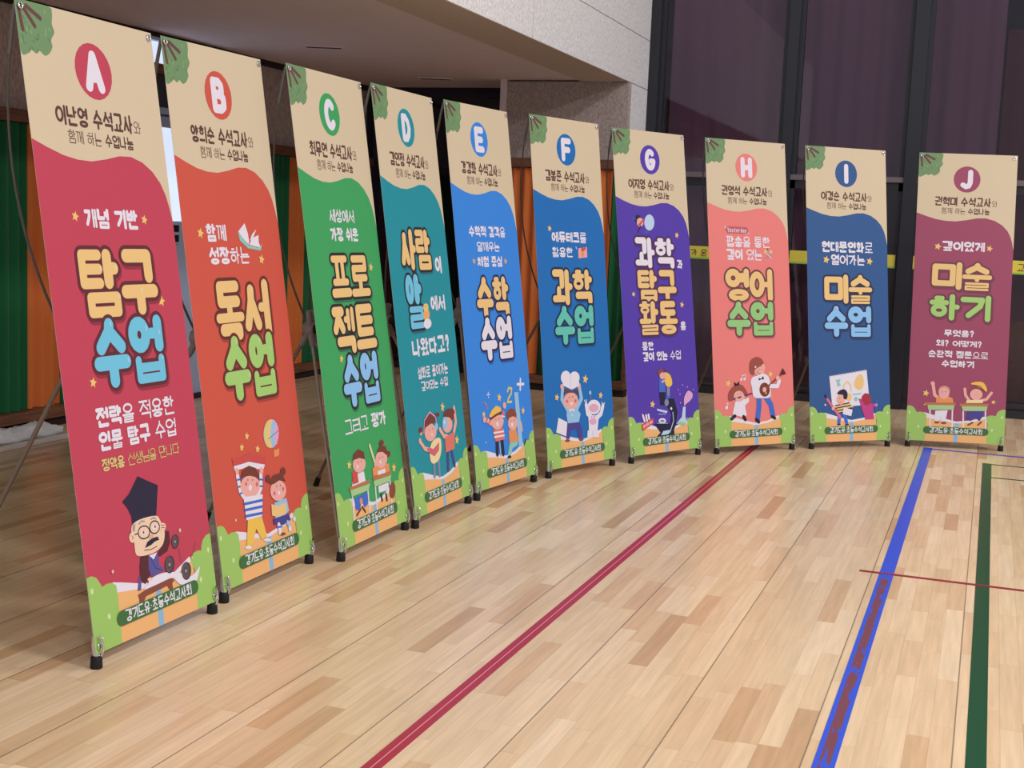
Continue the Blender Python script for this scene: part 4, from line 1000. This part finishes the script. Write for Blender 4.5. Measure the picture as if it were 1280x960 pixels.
# local +y of a frame points into the wall: walk the wall with the wall on the left hand
curtain_frame((-5.05, 4.2), (-5.05, 7.0), 0, 'wooden curtain rail frame along the left wall, behind banner A')
curtain_frame((-5.05, 8.07), (-5.05, 10.38), 0, 'wooden curtain rail frame along the left wall, behind banners B and C')
curtain_frame((-3.66, 9.72), (-2.57, 9.72), 0, 'wooden curtain rail frame under the stone pier, behind banners E, F and G')
def curtain(m, p0, p1, seed, label, group):
    o = pleated('pleated_curtain', m, p0, p1,   .118, 1.712, .09, .019, seed=seed); tag(o, label, 'curtain', group); return o
G1 = 'green and orange pleated curtains'
curtain(M_green, (-5.085, 4.25), (-5.085, 6.07), 11, 'green pleated curtain at the left edge of the photo, behind banner A', G1)
curtain(M_orange, (-5.09, 6.08), (-5.09, 6.36), 12, 'narrow orange pleated curtain just left of banner A', G1)
curtain(M_green, (-5.09, 6.37), (-5.09, 6.95), 13, 'green pleated curtain mostly hidden behind the left edge of banner A', G1)
CURT_C = ((8.12, 8.98, 'g'), (8.99, 9.26, 'o'), (9.27, 9.62, 'g'), (9.63, 10.34, 'o'))
for i, (y0, y1, c) in enumerate(CURT_C):
    curtain(M_green if c == 'g' else M_orange, (-5.09, y0), (-5.09, y1), 14+i, ('green pleated curtain just right of banner B', 'narrow orange pleated curtain in the gap between banners B and C', 'green pleated curtain just left of banner C', 'orange pleated curtain in the gap between banners C and D')[i], G1)
for i, (x0, x1, c) in enumerate(((-3.62, -3.30, 'o'), (-3.29, -3.02, 'g'), (-3.01, -2.75, 'o'), (-2.74, -2.61, 'g'))):
    curtain(M_green if c == 'g' else M_orange, (x0, 9.765), (x1, 9.765), 20+i, ('orange pleated curtain in the gap between banners E and F', 'green pleated curtain just left of banner F', 'orange pleated curtain in the gap between banners F and G', 'narrow green pleated curtain just left of banner G')[i], G1)

# yellow strips on the glass
M_yel = mat('yellow_sticker', (222,208,84), .5); M_lim = mat('green_stripe', (150,196,80), .5); M_txt = mat('grey_lettering', (84,80,60), .6)
def sticker(x0, x1, label, words):
    t = empty('yellow_strip', (x0, YG-.0205, 1.115)); tag(t, label, 'sticker', 'yellow strips across the glass wall')
    k = MB(); k.box(0, -.004, -.05, x1-x0, 0, .05, 0); k.box(0, -.0045, -.05, x1-x0, -.004, -.036, 1)
    p = Print(.6); p.own = {}
    for ch, x, h in words:
        if ch == '@':
            for i in range(3):
                pl = arc(x-x0, .0, .016+.004*i, .013+.004*i, 120*i, 120*i+200, 10)
                k.tube([(a, -.005, b) for a, b in pl], .002, 6, 2)
            continue
        for pl, w in syllable(ch, .95, .11): k.tube([(x-x0+a*h, -.005, (b-.5)*h) for a, b in pl], w*h/2, 6, 2)
    k.build('strip', [M_yel, M_lim, M_txt], t)
sticker(-2.56, -1.63, 'yellow strip with lettering on the glass between banners G and H', [('가', -2.268, .055), ('온', -2.187, .055)])
sticker(-1.49, -.70, 'yellow strip with round mark on the glass between banners H and I', [('@', -1.29, .04)])
sticker(-.57, .37, 'yellow strip on the glass on both sides of banner J', [('교', .165, .055)])

# ------------------------------------------------------------------ floor tapes
def tape(name, m, x0, y0, x1, y1, label, h=.0012):
    o = boxobj(name, m, (x0, y0, 0.0002, x1, y1, h)); tag(o, label, 'floor line'); return o
def worn_tape():
    m = bpy.data.materials.new('worn_blue_tape'); m.use_nodes = True; nt = m.node_tree; b = nt.nodes['Principled BSDF']
    tc = nt.nodes.new('ShaderNodeTexCoord'); sp = nt.nodes.new('ShaderNodeSeparateXYZ'); nt.links.new(tc.outputs['Object'], sp.inputs[0])
    mp = nt.nodes.new('ShaderNodeMapping'); mp.inputs['Scale'].default_value = (60, 9, 1); nz = nt.nodes.new('ShaderNodeTexNoise'); nz.inputs['Scale'].default_value = 1.0; nz.inputs['Detail'].default_value = 5
    nt.links.new(tc.outputs['Object'], mp.inputs[0]); nt.links.new(mp.outputs[0], nz.inputs['Vector'])
    mid = math_node(nt, 'LESS_THAN', math_node(nt, 'ABSOLUTE', math_node(nt, 'ADD', sp.outputs[0], .2905)), .0135)
    near = math_node(nt, 'LESS_THAN', sp.outputs[1], 5.1); rag = math_node(nt, 'GREATER_THAN', nz.outputs['Fac'], .42)
    f = math_node(nt, 'MULTIPLY', math_node(nt, 'MULTIPLY', mid, near), rag)
    mx = nt.nodes.new('ShaderNodeMix'); mx.data_type = 'RGBA'; mx.inputs[6].default_value = (*lin((40,82,212)), 1); mx.inputs[7].default_value = (*lin((118,62,76)), 1)
    nt.links.new(f, mx.inputs[0]); nt.links.new(mx.outputs[2], b.inputs['Base Color']); b.inputs['Roughness'].default_value = .35
    return m
def double_tape():
    m = bpy.data.materials.new('red_double_tape'); m.use_nodes = True; nt = m.node_tree; b = nt.nodes['Principled BSDF']
    tc = nt.nodes.new('ShaderNodeTexCoord'); sp = nt.nodes.new('ShaderNodeSeparateXYZ'); nt.links.new(tc.outputs['Object'], sp.inputs[0])
    c = math_node(nt, 'LESS_THAN', math_node(nt, 'ABSOLUTE', math_node(nt, 'ADD', sp.outputs[0], 1.2715)), .0016)
    mx = nt.nodes.new('ShaderNodeMix'); mx.data_type = 'RGBA'; mx.inputs[6].default_value = (*lin((168,34,60)), 1); mx.inputs[7].default_value = (*lin((226,140,140)), 1)
    nt.links.new(c, mx.inputs[0]); nt.links.new(mx.outputs[2], b.inputs['Base Color']); b.inputs['Roughness'].default_value = .35
    return m
tape('red_tape', double_tape(), -1.294, -1, -1.249, 8.6, 'long red line taped along the floorboards, running under banner H')
tape('blue_tape', worn_tape(), -.317, -1, -.264, 8.57, 'wide blue line on the floor with worn reddish middle, running towards banner J')
tape('green_tape', mat('green_tape', (14,74,46), .35), .033, -1, .083, 8.16, 'wide dark green line on the floor at the right')
tape('thin_red_tape', mat('thin_red_tape', (142,42,50), .4), -.392, 5.172, 2.5, 5.194, 'thin dark red line crossing the blue and green lines', .0022)
tape('thin_blue_tape', mat('thin_blue_tape', (60,66,180), .4), -.264, 8.51, 2.5, 8.545, 'thin blue line starting at the far end of the wide blue line')
tape('thin_green_tape', mat('thin_green_tape', (40,76,50), .4), .083, 8.125, 2.5, 8.15, 'thin dark green line leaving the far end of the wide green line')
tape('thin_green_tape', MATS['thin_green_tape'], .083, 7.66, 2.5, 7.685, 'thin dark green line branching off the wide green line, the nearer of two')

# white folded fabric and rods lying by the left wall
def fabric_roll():
    t = empty('folded_fabric', (-4.87, 5.85, 0)); tag(t, 'white folded fabric lying on the floor below the green curtain', 'fabric')
    k = MB(); N = 26; M = 14; vs = []; fs = []; rnd = random.Random(5)
    for i in range(N+1):
        for j in range(M):
            a = 2*math.pi*j/M; y = -.55+.78*i/N; e = min(1, min(i, N-i)/2.5)**.5
            r = 1+.16*math.sin(i*1.3+j*2.1)+.1*math.sin(i*.6-j)
            vs.append((.10*e*math.cos(a)*r+.02*math.sin(i*.7), y, max(.003, .036*e*(1+math.sin(a))*r)))
    for i in range(N):
        for j in range(M): fs.append((i*M+j, i*M+(j+1) % M, (i+1)*M+(j+1) % M, (i+1)*M+j))
    k.add(vs, fs, 0, True); k.build('fabric_bundle', mat('white_cloth', (228,230,236), .8, var=.08, scale=12), t)
fabric_roll()
o = boxobj('white_rod', mat('white_rod', (232,228,226), .6), (-4.76, 4.9, .0005, -4.71, 6.9, .022), None, .004); tag(o, 'long flat white rod lying on the floor in front of the folded fabric', 'rod')

# ------------------------------------------------------------------ the banners
M_pole = mat('dark_fibre_pole', (92,88,90), .4, .5); M_alu = mat('aluminium_tube', (186,178,172), .35, .5, .35); M_leg = mat('brown_grey_tube', (132,120,112), .35, .5, .3); M_chrome = mat('chrome', (214,214,220), .15, .5, 1.0); M_rub = mat('black_rubber', (24,24,26), .6); M_hub = mat('grey_plastic_hub', (158,150,154), .5); M_cap = mat('grey_cap', (110,108,110), .5)
WAVE = [(0,37.6),(6,39.6),(12,41.3),(18,42.2),(24,42.3),(30.5,41.3),(37,39.9),(42.5,39.7),(48,41.1),(52.5,43.7),(55.8,47),(57.8,50.6),(59,54.4),(60,59)]
PILL_V = 172.8
def draw_template(p, letter, name, dark):
    p.poly('cream', [(0,0),(60,0)] + WAVE[::-1])
    # pine bough in the corner
    p.poly('green1', p.smooth([(0,0),(13,0),(14.6,1.6),(14.0,4.8),(14.6,7),(12.9,9.4),(13.1,11.2),(11.6,13.2),(9.5,14.2),(7.6,13.2),(6.1,14.1),(4.4,13.4),(3,14.4),(0,14)]))
    rnd = random.Random(3); y = p.layer()
    for i in range(34):
        u, v = rnd.uniform(.8, 13), rnd.uniform(1, 13)
        if (u/14.2)**2+(v/14.2)**2 < 1.15: p.line(('green2', 'green3')[i % 2], .55, [(u, v), (u+rnd.uniform(-.5, .5), v+.6)], y)
    y = p.layer()
    for a, b in (((1.2,2.2),(1.9,8.2)), ((3.0,2.0),(6.8,6.5)), ((4.3,1.5),(9.4,4.0))): p.line('twig', 1.35, [a, b], y)
    p.ell('body', (29.8,15.9), (8.2,0), (0,8.2))
    y = p.layer(); w = 3.1; x0, x1, y0, y1 = 25.6, 34.2, 9.8, 22.0
    for pl in LATIN[letter]: p.line('white', w, [(x0+w/2+a*(x1-x0-w), y1-w/2-b*(y1-y0-w)) for a, b in pl], y)
    p.text(name, 'b', 'brownt', (10.8,27.2), (45.4,32.7)); p.text('와' if letter not in '' else '', 'l', 'brownt', (45.6,28.8), (49.2,32.5))
    p.text('함께 하는 *수업나눔*', 'l', 'brownt', (15.1,33.9), (44.7,37.6))
def draw_bottom(p):
    p.poly('book', [(10.5,163.5),(21.3,165.8),(30.5,167.6),(39.7,166),(49,163.2),(49.5,180),(10.5,180)])
    p.poly('white', [(10.6,162.2),(15.0,163.3),(21.4,165.1),(30.4,167.1),(39.6,165.9),(47.8,163),(48.2,164.6),(39.8,167.2),(30.5,168.4),(21.3,166.8),(10.6,165.3)])
    p.poly('ribbon', [(29.4,168.2),(32,168.2),(31.6,180),(29.0,180)])
    p.poly('bush', [(0,158.6),(2.0,158.4),(4.0,159.3),(5.2,161),(6,162.4),(8.1,162),(10.4,162.3),(12.0,163.4),(12.2,167),(11.6,180),(0,180)])
    p.poly('bush', [(60,158.2),(57.6,158.4),(55.6,159.6),(54.5,161.4),(54.3,162.6),(52.4,162.2),(50.2,162.4),(48.6,163.4),(48.2,164.6),(49.6,167.5),(49.1,180),(60,180)])
    for q in ((1.6,162.6),(7.4,171.2),(58,163.2),(52.3,171.4)): p.ell('leaf', q, (.55,.3), (-.2,.8))
def draw_pill(p):
    p.line('pill', 4.4, [(12.6,PILL_V+.3),(48.0,PILL_V)])
    p.text('경기도유·초등수석교사회', 'P', 'white', (14.2,PILL_V-1.6), (46.6,PILL_V+1.8))
def draw_items(p, items):
    for it in items:
        k = it[0]
        if k == 'p': p.poly(it[1], it[2])
        elif k == 'P': p.poly(it[1], p.smooth(it[2], 4))
        elif k == 'e': p.ell(it[1], it[2], it[3], it[4])
        elif k == 'l': p.line(it[1], it[2], it[3])
        elif k == 's': p.star(it[1], it[2], it[3])
        elif k == 't': p.text(it[1], it[2], it[3], it[4], it[5])
        elif k == 'b': p.bubble(it[1], it[2], it[3], it[4])
Z0 = .0419; HUB_S, HUB_B, SH = .83, .19, 1.8
def banner(letter, spec):
    x, y, yaw, lean, roll, W, rear, lat, name, body, dark, shade, label = spec
    t = empty('banner_stand', (x, y, 0), yaw); tag(t, label, 'banner', 'standing banners in a curved row')
    p = Print(W); p.grow = -.045 if letter in 'BCDEFG' else (0 if letter == 'A' else .06)
    p.own = {'body': mat('banner_body_'+letter, ink_rgb(body), .5, .25), 'outline': mat('banner_outline_'+letter, ink_rgb(dark), .5, .25), 'shade': mat('banner_shade_'+letter, ink_rgb(shade), .5, .25)}
    hw = W/2
    p.mats = [p.own['body'], ink('back')]; p.idx = {'body': 0, 'back': 1}
    p.mb.box(-hw, -.0008, 0, hw, 0, SH, 1)
    p.poly('body', [(0,0),(60,0),(60,180),(0,180)])
    draw_template(p, letter, name, dark); draw_bottom(p); draw_items(p, DATA[letter]); draw_pill(p); p.finish()
    R = Matrix.Translation((0, 0, Z0)) @ Matrix.Rotation(-lean, 4, 'X') @ Matrix.Rotation(-roll, 4, 'Y')
    sh = p.mb.build('printed_sheet', p.mats, t); sh.matrix_local = R
    def S(u, s, b=0): return R @ Vector((u, b, s))
    nb = (R.to_3x3() @ Vector((0, 1, 0)))
    for u in (-hw+.018, hw-.018):
        for s in (.018, SH-.018):
            k = MB(); k.ring(S(u, s, -.004), nb, .008, .0028); k.build('eyelet', M_chrome, t)
    hub = S(0, HUB_S, HUB_B)
    # hub: a four-armed grey plastic joint with a black knob
    k = MB(); ax = Vector((0, 1, 0))
    k.tube([hub-ax*.022, hub-ax*.02, hub+ax*.02, hub+ax*.022], [.02, .026, .026, .02], 14)
    tops = [S(u, SH-.012, .006) for u in (-hw+.01, hw-.01)]; bots = [S(u, .02, .014) for u in (-hw+.02, hw-.02)]
    foot_r = Vector((lat, rear, .012))
    for q in tops + bots + [foot_r]:
        d = (Vector(q)-hub).normalized(); k.tube([hub, hub+d*.05, hub+d*.075], [.013, .012, .011], 10)
    ho = k.build('hub', M_hub, t)
    k = MB(); k.tube([hub-ax*.05, hub-ax*.045, hub-ax*.022], [.012, .017, .017], 14); k.build('knob', M_rub, ho)
    for q in tops:
        k = MB(); a = hub; b = Vector(q); pts = []
        for i in range(17):
            f = i/16; pts.append(a.lerp(b, f) + nb*(.34*f*(1-f)) + Vector((math.copysign(.10, b.x)*f*(1-f), 0, 0)))
        k.tube(pts, [.0045-.0012*i/16 for i in range(17)], 8); po = k.build('upper_pole', M_pole, t)
        k = MB(); k.tube([pts[-3], pts[-2], pts[-1]], [.006, .006, .0055], 10); k.build('end_cap', M_cap, po)
    for q in bots:
        s = math.copysign(1, q.x); k = MB(); b = Vector(q)
        k.tube([hub, b], .0065, 10); lp = k.build('lower_pole', M_alu, t)
        k = MB(); bt = Vector((b.x+s*.004, b.y-.008, .028)); k.tube([b+Vector((0, 0, .03)), b, bt], [.0095, .0105, .0105], 12); k.build('foot_tube', M_chrome, lp)
        k = MB(); k.tube([(bt.x, bt.y, .036), (bt.x, bt.y, .03), (bt.x, bt.y, .004), (bt.x, bt.y, 0)], [.013, .016, .0175, .016], 14); k.build('rubber_foot', M_rub, lp)
        k = MB(); c = S(s*(hw-.018), .02, -.006)
        k.tube([c+Vector((0, .012, -.03)), c+Vector((0, -.004, -.028)), c+Vector((0, -.01, -.008)), c+Vector((0, -.006, .012)), c+Vector((s*.004, .0, .03)), c+Vector((s*-.004, -.006, .022))], .0034, 8); k.build('hook', M_chrome, t)
    k = MB(); k.tube([hub, foot_r], .0075, 10); rl = k.build('rear_leg', M_leg, t)
    k = MB(); d = (foot_r-hub).normalized(); k.tube([foot_r-d*.04, foot_r-d*.03, Vector((foot_r.x, foot_r.y, .004)), Vector((foot_r.x, foot_r.y, 0))], [.011, .013, .014, .012], 12); k.build('rubber_foot', M_rub, rl)
    return t
BANNERS = {
 'A': (-2.247,3.268,1.575,.157,-.007,.618,.78,0,'이난영 수석교사',(196,68,92),(100,44,56),(150,52,70),'tall crimson banner with letter A badge and an old man in a black hat'),
 'B': (-2.279,3.968,1.567,.146,.004,.606,.78,0,'양희순 수석교사',(210,88,72),(104,48,48),(168,70,62),'tall orange-red banner with letter B badge and two cheering children under a red book'),
 'C': (-2.192,4.630,1.577,.156,-.002,.612,.78,0,'최무연 수석교사',(60,166,98),(44,42,46),(50,120,84),'tall green banner with letter C badge and two children at school desks'),
 'D': (-2.165,5.255,1.558,.151,-.003,.606,.78,.26,'김인정 수석교사',(22,148,166),(40,40,52),(28,112,130),'tall teal banner with letter D badge and a girl with heart beside a boy'),
 'E': (-2.108,5.904,1.428,.144,-.002,.606,.78,0,'강경화 수석교사',(52,138,234),(40,44,90),(44,100,184),'tall bright blue banner with letter E badge and a child holding a long ruler'),
 'F': (-1.940,6.585,1.238,.127,-.003,.6,.78,0,'김봉준 수석교사',(24,112,192),(34,44,78),(28,84,146),'tall mid blue banner with letter F badge and a chef beside a white robot'),
 'G': (-1.640,7.222,1.087,.148,.002,.6,.78,0,'이지영 수석교사',(86,62,178),(84,46,84),(74,52,140),'tall purple banner with letter G badge and a child leaning on a microscope'),
 'H': (-1.231,7.772,.858,.148,.004,.6,.74,0,'권영석 수석교사',(236,130,128),(112,66,76),(196,104,112),'tall salmon pink banner with letter H badge and a man playing a banjo'),
 'I': (-.734,8.274,.748,.138,.005,.6,.74,0,'이경순 수석교사',(50,92,152),(48,52,84),(44,76,124),'tall slate blue banner with letter I badge and children drawing on a big sketchpad'),
 'J': (-.139,8.627,.264,.124,.002,.6,.74,0,'권혁미 수석교사',(158,74,106),(112,66,82),(132,62,90),'tall plum banner with letter J badge and two pupils raising arms at desks'),
}
for L_, sp_ in BANNERS.items(): banner(L_, sp_)
